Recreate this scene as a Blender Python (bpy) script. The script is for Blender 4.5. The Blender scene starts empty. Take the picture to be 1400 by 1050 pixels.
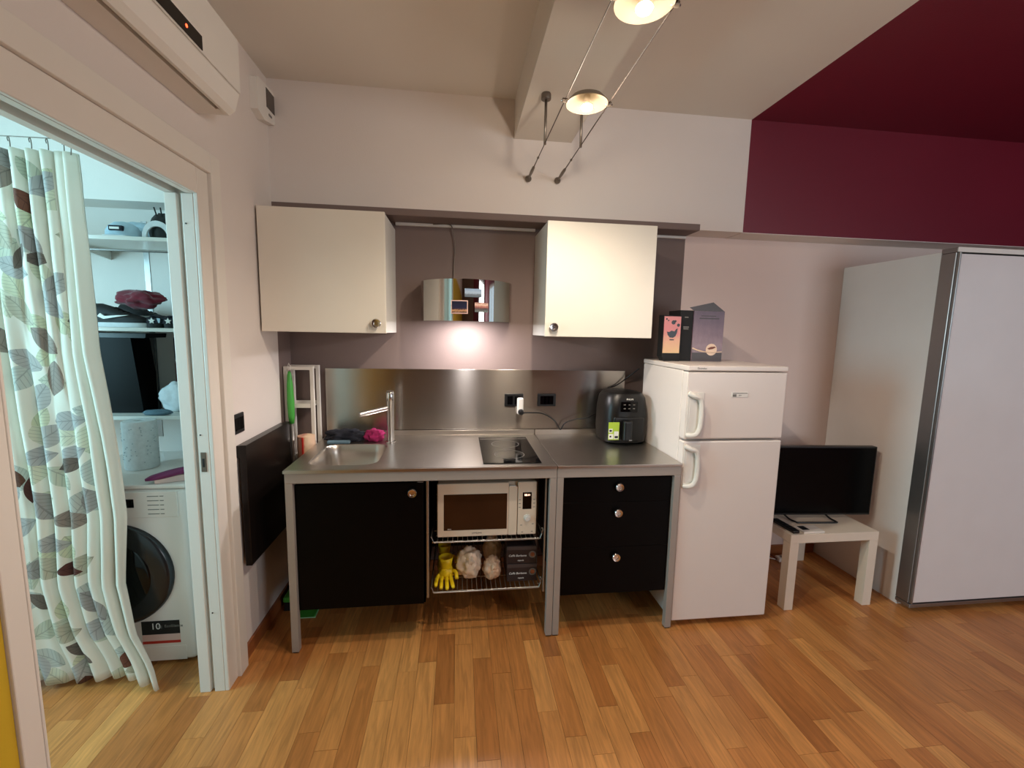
import bpy, bmesh, math, random
from mathutils import Vector, Matrix, noise
random.seed(7)
sc = bpy.context.scene
COL = sc.collection
PI = math.pi

# ------------------------------------------------------------------ camera
F_PX = 597.326
CAM = Vector((-.012, -2.707, 1.549))
_p, _y, _r = math.radians(-6.986), math.radians(7.132), math.radians(1.149)
FW = Vector((math.sin(_y)*math.cos(_p), math.cos(_y)*math.cos(_p), math.sin(_p)))
_rt = FW.cross(Vector((0, 0, 1))).normalized(); _up = _rt.cross(FW)
RT = math.cos(_r)*_rt + math.sin(_r)*_up
UP = -math.sin(_r)*_rt + math.cos(_r)*_up
cd = bpy.data.cameras.new('camera'); cam = bpy.data.objects.new('camera', cd); COL.objects.link(cam)
M = Matrix.Identity(4)
for i in range(3):
    M[i][0], M[i][1], M[i][2], M[i][3] = RT[i], UP[i], -FW[i], CAM[i]
cam.matrix_world = M
cd.sensor_fit = 'HORIZONTAL'; cd.sensor_width = 36.0; cd.lens = 36.0*F_PX/1400.0; cd.clip_start = .02
sc.camera = cam

# ------------------------------------------------------------------ world, daylight, exposure
w = bpy.data.worlds.new('world'); sc.world = w; w.use_nodes = True
bg = w.node_tree.nodes['Background']; bg.inputs[0].default_value = (.72, .86, 1, 1); bg.inputs[1].default_value = 1.0
def area(name, loc, target, sx, sy, watts, col):
    l = bpy.data.lights.new(name, 'AREA'); l.shape = 'RECTANGLE'; l.size = sx; l.size_y = sy; l.energy = watts; l.color = col
    o = bpy.data.objects.new(name, l); COL.objects.link(o); o.location = loc
    o.rotation_euler = (Vector(target)-Vector(loc)).to_track_quat('-Z', 'Y').to_euler(); return o
area('window_rear_offscreen', (3.5, -4.98, 1.68), (3.5, 0, 1.68), 1.5, 1.4, 44, (.9, .95, 1))
area('window_bathroom_offscreen', (-2.98, -1.55, 1.65), (0, -1.55, 1.65), 1.0, 1.2, 42, (.44, .85, 1))
vs = sc.view_settings
vs.view_transform = 'Standard'; vs.look = 'None'; vs.gamma = 1; vs.use_curve_mapping = False; vs.exposure = 0.52

# ------------------------------------------------------------------ materials
def lin(c):
    r = []
    for v in c:
        v = v/255.0
        r.append(v/12.92 if v <= .04045 else ((v+.055)/1.055)**2.4)
    return (r[0], r[1], r[2], 1)
MATS = {}
def mat(name, rgb, rough=.5, metal=0, var=.06, vscale=6, bump=0, bscale=80, coat=0, spec=.5, emit=None, estr=0, aniso=0, stretch=None, trans=0, sheen=0):
    if name in MATS: return MATS[name]
    m = bpy.data.materials.new(name); m.use_nodes = True; nt = m.node_tree; b = nt.nodes['Principled BSDF']
    b.inputs['Roughness'].default_value = rough; b.inputs['Metallic'].default_value = metal
    b.inputs['Specular IOR Level'].default_value = spec; b.inputs['Coat Weight'].default_value = coat
    b.inputs['Transmission Weight'].default_value = trans; b.inputs['Sheen Weight'].default_value = sheen
    tc = nt.nodes.new('ShaderNodeTexCoord'); n = nt.nodes.new('ShaderNodeTexNoise'); n.inputs['Scale'].default_value = vscale; n.inputs['Detail'].default_value = 5
    mp = nt.nodes.new('ShaderNodeMapping')
    if stretch: mp.inputs['Scale'].default_value = stretch
    nt.links.new(tc.outputs['Object'], mp.inputs[0]); nt.links.new(mp.outputs[0], n.inputs['Vector'])
    rp = nt.nodes.new('ShaderNodeMapRange'); rp.inputs[1].default_value = .25; rp.inputs[2].default_value = .75
    rp.inputs[3].default_value = 1-var; rp.inputs[4].default_value = 1+var
    nt.links.new(n.outputs[0], rp.inputs[0])
    mx = nt.nodes.new('ShaderNodeVectorMath'); mx.operation = 'SCALE'; mx.inputs[0].default_value = lin(rgb)[:3]
    nt.links.new(rp.outputs[0], mx.inputs['Scale']); nt.links.new(mx.outputs[0], b.inputs['Base Color'])
    if emit:
        b.inputs['Emission Color'].default_value = lin(emit); b.inputs['Emission Strength'].default_value = estr
    if bump:
        n2 = nt.nodes.new('ShaderNodeTexNoise'); n2.inputs['Scale'].default_value = bscale; n2.inputs['Detail'].default_value = 4
        nt.links.new(mp.outputs[0], n2.inputs['Vector'])
        bp = nt.nodes.new('ShaderNodeBump'); bp.inputs['Strength'].default_value = bump; bp.inputs['Distance'].default_value = .004
        nt.links.new(n2.outputs[0], bp.inputs['Height']); nt.links.new(bp.outputs[0], b.inputs['Normal'])
    if aniso:
        b.inputs['Anisotropic'].default_value = aniso
        t = nt.nodes.new('ShaderNodeTangent'); t.direction_type = 'UV_MAP'; nt.links.new(t.outputs[0], b.inputs['Tangent'])
    MATS[name] = m; return m

WHITE = mat('white_wall_paint', (226, 217, 210), .75, var=.02, vscale=3, bump=.15, bscale=140)
CEIL = mat('ceiling_paint', (220, 214, 204), .85, var=.02, vscale=2)
TAUPE = mat('taupe_wall_paint', (120, 103, 97), .7, var=.03, vscale=3, bump=.12, bscale=140)
PINK = mat('pale_rose_wall_paint', (226, 206, 197), .75, var=.02, vscale=2, bump=.12, bscale=140)
BURG = mat('burgundy_paint', (112, 20, 40), .42, var=.05, vscale=2, bump=.12, bscale=140, spec=.5)
YELLOW = mat('yellow_wall_paint', (205, 170, 40), .6, var=.05)
TRIM = mat('white_lacquered_trim', (228, 222, 212), .35, var=.015)
STEEL = mat('brushed_steel', (186, 180, 172), .26, 1, var=.02, vscale=3, aniso=.9)
STEELTOP = mat('worktop_steel', (190, 183, 174), .32, 1, var=.08, vscale=5, bump=.03, bscale=40)
CHROME = mat('polished_chrome', (214, 212, 208), .2, 1, var=.02)
MIRROR = mat('mirror_polished_steel', (196, 192, 186), .05, 1, var=.01)
FRAME = mat('grey_lacquered_metal', (168, 160, 152), .45, .25, var=.04)
WIRE = mat('galvanised_wire', (170, 166, 160), .35, .9, var=.05)
BLACK = mat('black_laminate', (5, 4, 4), .4, var=.15, spec=.1)
DARKBR = mat('dark_brown_laminate', (22, 17, 15), .3, var=.15, vscale=4, spec=.5)
BLACKPL = mat('black_plastic', (12, 12, 13), .38, var=.1)
BLACKMATT = mat('black_matt', (13, 13, 14), .7, var=.2, vscale=20)
GLASSBLK = mat('black_glass', (5, 5, 6), .08, var=.02, spec=.28)
CREAM = mat('cream_cabinet_lacquer', (236, 229, 214), .38, var=.015)
CREAMSIDE = mat('white_cabinet_board', (222, 220, 212), .45, var=.02)
FRIDGE = mat('white_appliance_enamel', (232, 222, 214), .3, var=.01, bump=.03, bscale=300)
WHITEPL = mat('white_plastic', (230, 226, 218), .35, var=.01)
IVORY = mat('microwave_white', (228, 212, 190), .38, var=.01)
WOODTAB = mat('white_table_foil', (228, 216, 198), .45, var=.02, vscale=20)
WARD = mat('wardrobe_board', (226, 222, 218), .5, var=.02)
WARDDOOR = mat('wardrobe_door_white', (226, 222, 220), .3, var=.02)
ALU = mat('brushed_aluminium', (150, 148, 146), .35, .9, var=.05)
GREYMETAL = mat('brushed_nickel', (118, 108, 98), .4, .7, var=.06)
WOODTRIM = mat('oak_skirting', (150, 88, 48), .4, var=.15, vscale=8, stretch=(1, 1, 6))
GREEN = mat('green_plastic', (66, 160, 60), .4, var=.05)
YEL = mat('yellow_rubber', (236, 206, 20), .45, var=.06)
BAGW = mat('white_plastic_bag', (232, 214, 190), .4, var=.12, vscale=30)
BAGB = mat('translucent_beige_bag', (205, 170, 140), .35, var=.15, vscale=30)
MAROON = mat('maroon_fabric', (110, 10, 35), .9, var=.2, vscale=40, sheen=.3)
MAGENTA = mat('magenta_cloth', (150, 24, 84), .9, var=.25, vscale=40)
NAVY = mat('navy_cloth', (32, 34, 44), .9, var=.3, vscale=40)
BLUEGREY = mat('blue_grey_cloth', (96, 122, 136), .9, var=.2, vscale=40)
PALEBLUE = mat('pale_blue_cloth', (176, 200, 214), .9, var=.1, vscale=40, bump=.2, bscale=60)
WHITECLOTH = mat('white_cloth', (215, 218, 220), .9, var=.08, vscale=40, bump=.2, bscale=60)
RUST = mat('rust_red_fabric', (120, 40, 22), .8, var=.2, vscale=20)
PURPLE = mat('purple_plastic', (112, 26, 82), .4, var=.06)
WHITEINK = mat('white_print', (235, 235, 230), .5, var=.01)
GREYINK = mat('grey_print', (120, 116, 110), .5, var=.01)
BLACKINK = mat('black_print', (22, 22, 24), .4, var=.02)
REDINK = mat('red_print', (190, 44, 34), .5, var=.02)
PINKINK = mat('pale_pink_print', (226, 190, 180), .5, var=.02)
LIME = mat('lime_label', (176, 206, 60), .5, var=.03)
LAMPGLASS = mat('satin_lamp_dish', (120, 108, 94), .4, .6, var=.03)
BULB = mat('halogen_bulb', (255, 240, 210), .4, emit=(255, 226, 170), estr=60)
HOODLED = mat('hood_lamp_lens', (255, 250, 245), .4, emit=(255, 244, 246), estr=25)
LEDRED = mat('red_led', (255, 60, 40), .4, emit=(255, 60, 30), estr=6)
LEDDIG = mat('display_digits', (255, 220, 200), .4, emit=(255, 190, 160), estr=4)
PAPER = mat('kitchen_paper', (226, 230, 230), .9, var=.08, vscale=50, bump=.3, bscale=90)
BATHFLOORDARK = mat('concrete_slab', (120, 110, 100), .8, var=.1)

def wood_floor():
    m = bpy.data.materials.new('oak_parquet'); m.use_nodes = True; nt = m.node_tree; N = nt.nodes; L = nt.links
    b = N['Principled BSDF']; b.inputs['Roughness'].default_value = .33; b.inputs['Specular IOR Level'].default_value = .5
    oi = N.new('ShaderNodeObjectInfo'); at = N.new('ShaderNodeAttribute'); at.attribute_name = 'rnd'
    add = N.new('ShaderNodeMath'); add.operation = 'ADD'; L.new(oi.outputs['Random'], add.inputs[0]); L.new(at.outputs['Fac'], add.inputs[1])
    fr = N.new('ShaderNodeMath'); fr.operation = 'FRACT'; L.new(add.outputs[0], fr.inputs[0])
    tc = N.new('ShaderNodeTexCoord'); mp = N.new('ShaderNodeMapping'); mp.inputs['Scale'].default_value = (34, 3.0, 10)
    cx = N.new('ShaderNodeCombineXYZ'); sm = N.new('ShaderNodeMath'); sm.operation = 'MULTIPLY'; sm.inputs[1].default_value = 37
    L.new(fr.outputs[0], sm.inputs[0]); L.new(sm.outputs[0], cx.inputs[1]); L.new(sm.outputs[0], cx.inputs[0])
    va = N.new('ShaderNodeVectorMath'); L.new(tc.outputs['Object'], va.inputs[0]); L.new(cx.outputs[0], va.inputs[1])
    L.new(va.outputs[0], mp.inputs[0])
    n = N.new('ShaderNodeTexNoise'); n.inputs['Scale'].default_value = 1.6; n.inputs['Detail'].default_value = 8; n.inputs['Distortion'].default_value = 1.2
    L.new(mp.outputs[0], n.inputs['Vector'])
    r1 = N.new('ShaderNodeValToRGB'); e = r1.color_ramp.elements
    e[0].position = 0; e[0].color = lin((160, 98, 50)); e[1].position = 1; e[1].color = lin((214, 152, 86))
    for p, c in ((.07, (176, 110, 56)), (.45, (190, 124, 66)), (.9, (204, 140, 78))):
        k = r1.color_ramp.elements.new(p); k.color = lin(c)
    L.new(fr.outputs[0], r1.inputs[0])
    r2 = N.new('ShaderNodeMapRange'); r2.inputs[1].default_value = .3; r2.inputs[2].default_value = .7; r2.inputs[3].default_value = .72; r2.inputs[4].default_value = 1.14
    L.new(n.outputs[0], r2.inputs[0])
    mx = N.new('ShaderNodeVectorMath'); mx.operation = 'SCALE'; L.new(r1.outputs[0], mx.inputs[0]); L.new(r2.outputs[0], mx.inputs['Scale'])
    L.new(mx.outputs[0], b.inputs['Base Color'])
    return m
WOOD = wood_floor()

def curtain_mat():
    m = bpy.data.materials.new('leaf_print_fabric'); m.use_nodes = True; nt = m.node_tree; N = nt.nodes; L = nt.links
    b = N['Principled BSDF']; b.inputs['Roughness'].default_value = .8
    out = N['Material Output']
    uv = N.new('ShaderNodeUVMap')
    def val(op, a, c=None, clamp=False):
        k = N.new('ShaderNodeMath'); k.operation = op; k.use_clamp = clamp
        for i, x in enumerate((a, c)):
            if x is None: continue
            if isinstance(x, (int, float)): k.inputs[i].default_value = x
            else: L.new(x, k.inputs[i])
        return k.outputs[0]
    def layer(scale, off, cols, leafw, prev, keep):
        mp = N.new('ShaderNodeMapping'); mp.inputs['Scale'].default_value = (scale*.85, scale*.9, 1); mp.inputs['Location'].default_value = off
        L.new(uv.outputs[0], mp.inputs[0])
        v = N.new('ShaderNodeTexVoronoi'); v.voronoi_dimensions = '2D'; v.inputs['Scale'].default_value = 1; v.inputs['Randomness'].default_value = .75
        L.new(mp.outputs[0], v.inputs['Vector'])
        d = N.new('ShaderNodeVectorMath'); d.operation = 'SUBTRACT'; L.new(mp.outputs[0], d.inputs[0]); L.new(v.outputs['Position'], d.inputs[1])
        s = N.new('ShaderNodeSeparateColor'); L.new(v.outputs['Color'], s.inputs[0])
        ro = N.new('ShaderNodeVectorRotate'); ro.rotation_type = 'Z_AXIS'; L.new(d.outputs[0], ro.inputs['Vector']); L.new(val('MULTIPLY', s.outputs[0], 6.28), ro.inputs['Angle'])
        q = N.new('ShaderNodeSeparateXYZ'); L.new(ro.outputs[0], q.inputs[0])
        x, y = q.outputs[0], val('ABSOLUTE', q.outputs[1])
        shape = val('MULTIPLY', val('SUBTRACT', 1, val('POWER', val('ABSOLUTE', val('MULTIPLY', x, 2.0)), 2)), leafw)
        mask = val('GREATER_THAN', shape, y)
        mask = val('MULTIPLY', mask, val('LESS_THAN', s.outputs[2], keep))
        vein = val('MAXIMUM', val('LESS_THAN', y, .014), val('LESS_THAN', val('FRACT', val('MULTIPLY', val('ADD', x, val('MULTIPLY', y, -.9)), 8)), .13))
        rp = N.new('ShaderNodeValToRGB'); rp.color_ramp.interpolation = 'CONSTANT'
        e = rp.color_ramp.elements; e[0].color = lin(cols[0]); e[1].position = 1/len(cols); e[1].color = lin(cols[1])
        for i, c in enumerate(cols[2:], 2):
            k = e.new(i/len(cols)); k.color = lin(c)
        L.new(s.outputs[1], rp.inputs[0])
        dk = N.new('ShaderNodeVectorMath'); dk.operation = 'SCALE'; L.new(rp.outputs[0], dk.inputs[0])
        L.new(val('SUBTRACT', 1, val('MULTIPLY', vein, .3)), dk.inputs['Scale'])
        mx = N.new('ShaderNodeMix'); mx.data_type = 'RGBA'
        uvx = N.new('ShaderNodeSeparateXYZ'); L.new(uv.outputs[0], uvx.inputs[0])
        L.new(val('MULTIPLY', mask, val('LESS_THAN', uvx.outputs[0], .87)), mx.inputs[0])
        if isinstance(prev, tuple): mx.inputs[6].default_value = prev
        else: L.new(prev, mx.inputs[6])
        L.new(dk.outputs[0], mx.inputs[7]); return mx.outputs[2]
    base = lin((242, 236, 222))
    c1 = layer(8.5, (0, .3, 0), [(216, 216, 186), (208, 210, 190), (202, 204, 194), (222, 220, 196)], .3, base, .9)
    c2 = layer(7.5, (3.4, 1.7, 0), [(190, 186, 180), (172, 164, 158), (200, 194, 172), (190, 188, 184), (160, 144, 132)], .27, c1, .78)
    c3 = layer(9.5, (8.3, 5.2, 0), [(104, 66, 50), (120, 70, 52), (124, 110, 100), (100, 58, 50)], .25, c2, .2)
    L.new(c3, b.inputs['Base Color'])
    tr = N.new('ShaderNodeBsdfTranslucent'); L.new(c3, tr.inputs[0])
    ms = N.new('ShaderNodeMixShader'); ms.inputs[0].default_value = .25
    L.new(b.outputs[0], ms.inputs[1]); L.new(tr.outputs[0], ms.inputs[2]); L.new(ms.outputs[0], out.inputs[0])
    return m
CURT = curtain_mat()

def print_mat(name, stops, axis=2, rough=.45, lights=None):
    """flat printed picture: colour bands along the object's own axis, with optional speckle"""
    m = bpy.data.materials.new(name); m.use_nodes = True; nt = m.node_tree; N = nt.nodes; L = nt.links
    b = N['Principled BSDF']; b.inputs['Roughness'].default_value = rough
    tc = N.new('ShaderNodeTexCoord'); s = N.new('ShaderNodeSeparateXYZ'); L.new(tc.outputs['Generated'], s.inputs[0])
    n = N.new('ShaderNodeTexNoise'); n.inputs['Scale'].default_value = 7; L.new(tc.outputs['Generated'], n.inputs['Vector'])
    a = N.new('ShaderNodeMath'); a.operation = 'MULTIPLY_ADD'; a.inputs[1].default_value = .35; L.new(n.outputs[0], a.inputs[0]); 
    a2 = N.new('ShaderNodeMath'); a2.operation = 'SUBTRACT'; a2.inputs[1].default_value = .175; L.new(s.outputs[axis], a2.inputs[0]); L.new(a2.outputs[0], a.inputs[2])
    r = N.new('ShaderNodeValToRGB'); e = r.color_ramp.elements
    e[0].position = stops[0][0]; e[0].color = lin(stops[0][1]); e[1].position = stops[-1][0]; e[1].color = lin(stops[-1][1])
    for p, c in stops[1:-1]:
        k = e.new(p); k.color = lin(c)
    L.new(a.outputs[0], r.inputs[0]); L.new(r.outputs[0], b.inputs['Base Color'])
    return m
NIGHT = print_mat('night_skyline_print', [(0, (30, 26, 40)), (.2, (196, 150, 110)), (.32, (60, 44, 60)), (.5, (26, 30, 62)), (1, (22, 24, 48))])
PANO = print_mat('blue_panorama_print', [(0, (70, 84, 96)), (.3, (88, 100, 112)), (.5, (150, 170, 190)), (1, (120, 146, 176))])
REDPRINT = print_mat('red_roof_print', [(0, (96, 104, 100)), (.35, (50, 30, 28)), (.55, (150, 84, 70)), (.75, (214, 180, 160)), (1, (140, 90, 80))])
PINKPANEL = print_mat('pink_pack_picture', [(0, (230, 190, 140)), (.35, (224, 170, 140)), (.6, (214, 130, 130)), (1, (206, 130, 128))])
LILAC = print_mat('lilac_pack_print', [(0, (112, 96, 108)), (.3, (150, 128, 136)), (.6, (124, 102, 114)), (1, (92, 76, 92))])
TOWELP = print_mat('floral_cotton', [(0, (216, 180, 150)), (.4, (200, 140, 120)), (.6, (224, 196, 160)), (1, (210, 176, 150))], axis=0)

# ------------------------------------------------------------------ helpers
class MB:
    def __init__(s): s.bm = bmesh.new()
    def box(s, a, b, r=0, seg=2):
        bm = s.bm; lo = [min(a[i], b[i]) for i in range(3)]; hi = [max(a[i], b[i]) for i in range(3)]
        t = bmesh.new(); bmesh.ops.create_cube(t, size=1)
        for v in t.verts: v.co = Vector([lo[i]+(v.co[i]+.5)*(hi[i]-lo[i]) for i in range(3)])
        if r: bmesh.ops.bevel(t, geom=t.edges[:], offset=min(r, .49*min(hi[i]-lo[i] for i in range(3))), segments=seg, affect='EDGES', profile=.5)
        s._merge(t); return s
    def _merge(s, t, mtx=None):
        if mtx: bmesh.ops.transform(t, matrix=mtx, verts=t.verts)
        me = bpy.data.meshes.new('tmp'); t.to_mesh(me); t.free(); s.bm.from_mesh(me); bpy.data.meshes.remove(me)
    def prism(s, pts, axis, a, b):
        """extrude a 2-D outline along axis ('x','y','z') from a to b"""
        i = 'xyz'.index(axis); o = [k for k in range(3) if k != i]
        def P(p, h):
            v = [0, 0, 0]; v[i] = h; v[o[0]] = p[0]; v[o[1]] = p[1]; return v
        A = [s.bm.verts.new(P(p, a)) for p in pts]; B = [s.bm.verts.new(P(p, b)) for p in pts]; n = len(pts)
        s.bm.faces.new(A); s.bm.faces.new(B[::-1])
        for k in range(n): s.bm.faces.new((A[k], B[k], B[(k+1) % n], A[(k+1) % n]))
        return s
    def tube(s, pts, r, n=8, closed=False):
        pts = [Vector(p) for p in pts]; rings = []
        rr = r if isinstance(r, (list, tuple)) else [r]*len(pts)
        N = len(pts); prev = None
        for k, p in enumerate(pts):
            if closed: d = pts[(k+1) % N]-pts[k-1]
            else: d = pts[min(k+1, N-1)]-pts[max(k-1, 0)]
            d.normalize()
            u = (prev-d*prev.dot(d)) if prev else (Vector((0, 0, 1)) if abs(d.z) < .9 else Vector((1, 0, 0))).cross(d)
            u.normalize(); prev = u; v = d.cross(u)
            rings.append([s.bm.verts.new(p+rr[k]*(math.cos(2*PI*j/n)*u+math.sin(2*PI*j/n)*v)) for j in range(n)])
        for k in range(N if closed else N-1):
            A, B = rings[k], rings[(k+1) % N]
            for j in range(n): s.bm.faces.new((A[j], A[(j+1) % n], B[(j+1) % n], B[j]))
        if not closed: s.bm.faces.new(rings[0][::-1]); s.bm.faces.new(rings[-1])
        return s
    def lathe(s, prof, c=(0, 0, 0), axis='z', n=28, cap=True):
        """profile [(radius, height)] revolved about the axis through c"""
        c = Vector(c); rings = []
        for r, h in prof:
            ring = []
            for j in range(n):
                a = 2*PI*j/n
                if axis == 'z': d = Vector((r*math.cos(a), r*math.sin(a), h))
                elif axis == 'y': d = Vector((r*math.cos(a), h, r*math.sin(a)))
                else: d = Vector((h, r*math.cos(a), r*math.sin(a)))
                ring.append(s.bm.verts.new(c+d))
            rings.append(ring)
        for A, B in zip(rings, rings[1:]):
            for j in range(n): s.bm.faces.new((A[j], A[(j+1) % n], B[(j+1) % n], B[j]))
        if cap:
            s.bm.faces.new(rings[0][::-1]); s.bm.faces.new(rings[-1])
        return s
    def blob(s, c, size, amp=.25, freq=3, seed=0, sub=4, flat=None):
        t = bmesh.new(); bmesh.ops.create_icosphere(t, subdivisions=sub, radius=1)
        for v in t.verts:
            p = v.co.copy()
            k = 1+amp*noise.noise(p*freq+Vector((seed*7.3, seed*3.1, seed)))+amp*.5*noise.noise(p*freq*2.3+Vector((seed, 5, seed*2)))
            q = Vector((p.x*size[0], p.y*size[1], p.z*size[2]))*k
            if flat is not None and q.z < -size[2]*flat: q.z = -size[2]*flat
            v.co = Vector(c)+q
        s._merge(t); return s
    def loft(s, secs):
        """secs: list of equally long point rings"""
        R = [[s.bm.verts.new(p) for p in ring] for ring in secs]; n = len(R[0])
        for A, B in zip(R, R[1:]):
            for j in range(n): s.bm.faces.new((A[j], A[(j+1) % n], B[(j+1) % n], B[j]))
        s.bm.faces.new(R[0][::-1]); s.bm.faces.new(R[-1]); return s

def root_loc(o):
    while o.parent: o = o.parent
    return o.location
def obj(name, mb, m, parent=None, smooth=False, local=False, uv=None):
    bm = mb.bm; bmesh.ops.recalc_face_normals(bm, faces=bm.faces[:])
    if parent and not local:
        bmesh.ops.translate(bm, vec=-Vector(root_loc(parent)), verts=bm.verts[:])
    if uv is not None:
        L = bm.loops.layers.uv.new('UVMap')
        for f in bm.faces:
            for l in f.loops: l[L].uv = uv(l.vert.co)
    me = bpy.data.meshes.new(name); bm.to_mesh(me); bm.free()
    if smooth:
        for p in me.polygons: p.use_smooth = True
        if smooth != True:
            me.set_sharp_from_angle(angle=math.radians(smooth))
    me.materials.append(m)
    o = bpy.data.objects.new(name, me); COL.objects.link(o)
    if parent: o.parent = parent
    return o
def tag(o, label=None, cat=None, group=None, kind=None):
    if label: o['label'] = label
    if cat: o['category'] = cat
    if group: o['group'] = group
    if kind: o['kind'] = kind
    return o
def thing(name, label, cat, loc=(0, 0, 0), rz=0, group=None):
    o = bpy.data.objects.new(name, None); COL.objects.link(o); o.location = loc; o.rotation_euler = (0, 0, rz); o.empty_display_size = .05
    return tag(o, label, cat, group)
def struct(name, mb, m, parent=None, smooth=False, label=None):
    o = obj(name, mb, m, parent, smooth)
    if not parent: o['kind'] = 'structure'
    if label: o['label'] = label
    return o
def text(name, s, size, loc, rot, m, parent, thick=.0004, align='CENTER', shear=0):
    c = bpy.data.curves.new(name, 'FONT'); c.body = s; c.size = size; c.extrude = thick; c.align_x = align; c.align_y = 'CENTER'; c.shear = shear
    t = bpy.data.objects.new('tmp_text', c); COL.objects.link(t); bpy.context.view_layer.update()
    me = bpy.data.meshes.new_from_object(t.evaluated_get(bpy.context.evaluated_depsgraph_get()))
    bpy.data.objects.remove(t); bpy.data.curves.remove(c)
    me.materials.clear(); me.materials.append(m)
    o = bpy.data.objects.new(name, me); COL.objects.link(o); o.parent = parent
    o.location = Vector(loc)-Vector(root_loc(parent)); o.rotation_euler = rot
    return o
FACING = (PI/2, 0, 0)   # upright lettering read from the room (facing -y)
def bez(p0, p1, p2, p3, n=12):
    p0, p1, p2, p3 = map(Vector, (p0, p1, p2, p3)); r = []
    for i in range(n+1):
        t = i/n; r.append((1-t)**3*p0+3*(1-t)**2*t*p1+3*(1-t)*t*t*p2+t**3*p3)
    return r
def smoothpath(P, n=8):
    P = [Vector(p) for p in P]; out = []
    for i in range(len(P)-1):
        a, b, c, d = P[max(i-1, 0)], P[i], P[i+1], P[min(i+2, len(P)-1)]
        for k in range(n):
            t = k/n; out.append(.5*((2*b)+(c-a)*t+(2*a-5*b+4*c-d)*t*t+(3*b-a-3*c+d)*t**3))
    out.append(P[-1]); return out

# ------------------------------------------------------------------ the room shell
XL, YS, ZS, ZC = -.988, -.173, 2.163, 2.799
NX = 1.415           # right end of the taupe kitchen niche
XB = 1.686           # white / burgundy paint line
XR, YR = 4.6, -5.0
BX0 = -3.0           # bathroom outer wall
# floor
fl = struct('floor', MB().box((BX0, YR, -.12), (XR, .1, -.0125)), BATHFLOORDARK)
PW = .085
def in_view(x, y, z=0):
    d = Vector((x, y, z))-CAM; k = d.dot(FW)
    if k < .1: return None
    return (700+F_PX*d.dot(RT)/k, 525-F_PX*d.dot(UP)/k)
plank_mesh = {}
def plank_me(L):
    if L not in plank_mesh:
        me = bpy.data.meshes.new('plank')
        mb = MB(); mb.box((-PW/2+.0005, -L/2+.0005, -.012), (PW/2-.0005, L/2-.0005, 0)); mb.bm.to_mesh(me); mb.bm.free()
        me.materials.append(WOOD); plank_mesh[L] = me
    return plank_mesh[L]
rest = MB(); rest_rnd = []; nplank = 0
xr = BX0+PW/2+.005
while xr+PW/2 < XR:
    y = -.004
    first = True
    while y > YR+.1:
        L = random.choice((.35, .42, .5, .5, .6)); 
        if first: L = random.choice((.2, .3, .4, .5)); first = False
        vis = False
        for dx in (-.5, .5):
            for dy in (0, -L/2, -L):
                p = in_view(xr+dx*PW, y+dy)
                if p and -5 < p[0] < 1405 and p[1] < 1056: vis = True
        hid = (xr < -2.15) or (xr > 2.65 and y > -.6+L*0) or (-1.95 < xr < -1.3 and y-L > -.6) or (xr > 3.6)
        if vis and not hid and nplank < 300:
            o = bpy.data.objects.new('plank', plank_me(L)); COL.objects.link(o); o.location = (xr, y-L/2, random.uniform(-.0004, .0002)); o.parent = fl; nplank += 1
        else:
            n0 = len(rest.bm.faces); rest.box((xr-PW/2+.0005, y-L+.0005, -.012), (xr+PW/2-.0005, y-.0005, 0)); rest_rnd += [random.random()]*(6)
        y -= L
    xr += PW
ro = obj('plank_field', rest, WOOD, fl); ro['kind'] = 'stuff'
at = ro.data.attributes.new('rnd', 'FLOAT', 'FACE'); at.data.foreach_set('value', rest_rnd)
print('planks', nplank)

# back wall: rose painted wall with the taupe kitchen part
struct('wall_back', MB().box((NX, 0, -.1), (XR, .12, ZC+.1)), PINK)
struct('wall_back_kitchen', MB().box((XL-.06, 0, -.1), (NX, .12, ZC+.1)), TAUPE, label='taupe painted wall behind the kitchen')
struct('wall_back_bathroom', MB().box((BX0-.1, 0, -.1), (XL-.06, .12, ZC+.1)), WHITE)
# lowered front (soffit) above the niche
so = struct('wall_soffit', MB().box((BX0, YS, ZS), (XB, 0, ZC+.02)), WHITE, label='white upper wall above the kitchen')
obj('paint_band', MB().box((XL, YS-.003, ZS-.001), (1.41, YS, ZS+.033)).box((XL, YS, ZS-.003), (1.41, -.001, ZS)), TAUPE, so)
struct('wall_soffit_burgundy', MB().box((XB, YS, ZS), (XR, 0, ZC+.02)), BURG, label='burgundy upper wall above the wardrobe')
obj('underside', MB().box((XB, YS+.001, ZS-.003), (XR, -.001, ZS)), WHITE, bpy.data.objects['wall_soffit_burgundy'])
# ceiling
struct('ceiling', MB().box((BX0-.1, YR-.1, ZC), (XB, YS, ZC+.1)), CEIL)
struct('ceiling_burgundy', MB().box((XB, YR-.1, ZC), (XR+.1, YS, ZC+.1)), BURG, label='burgundy painted part of the ceiling')
struct('trim_1', MB().box((.29, YR, 2.597), (.612, YS-.001, ZC)), CEIL, label='boxed white ceiling beam above the cable lamps')
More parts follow.
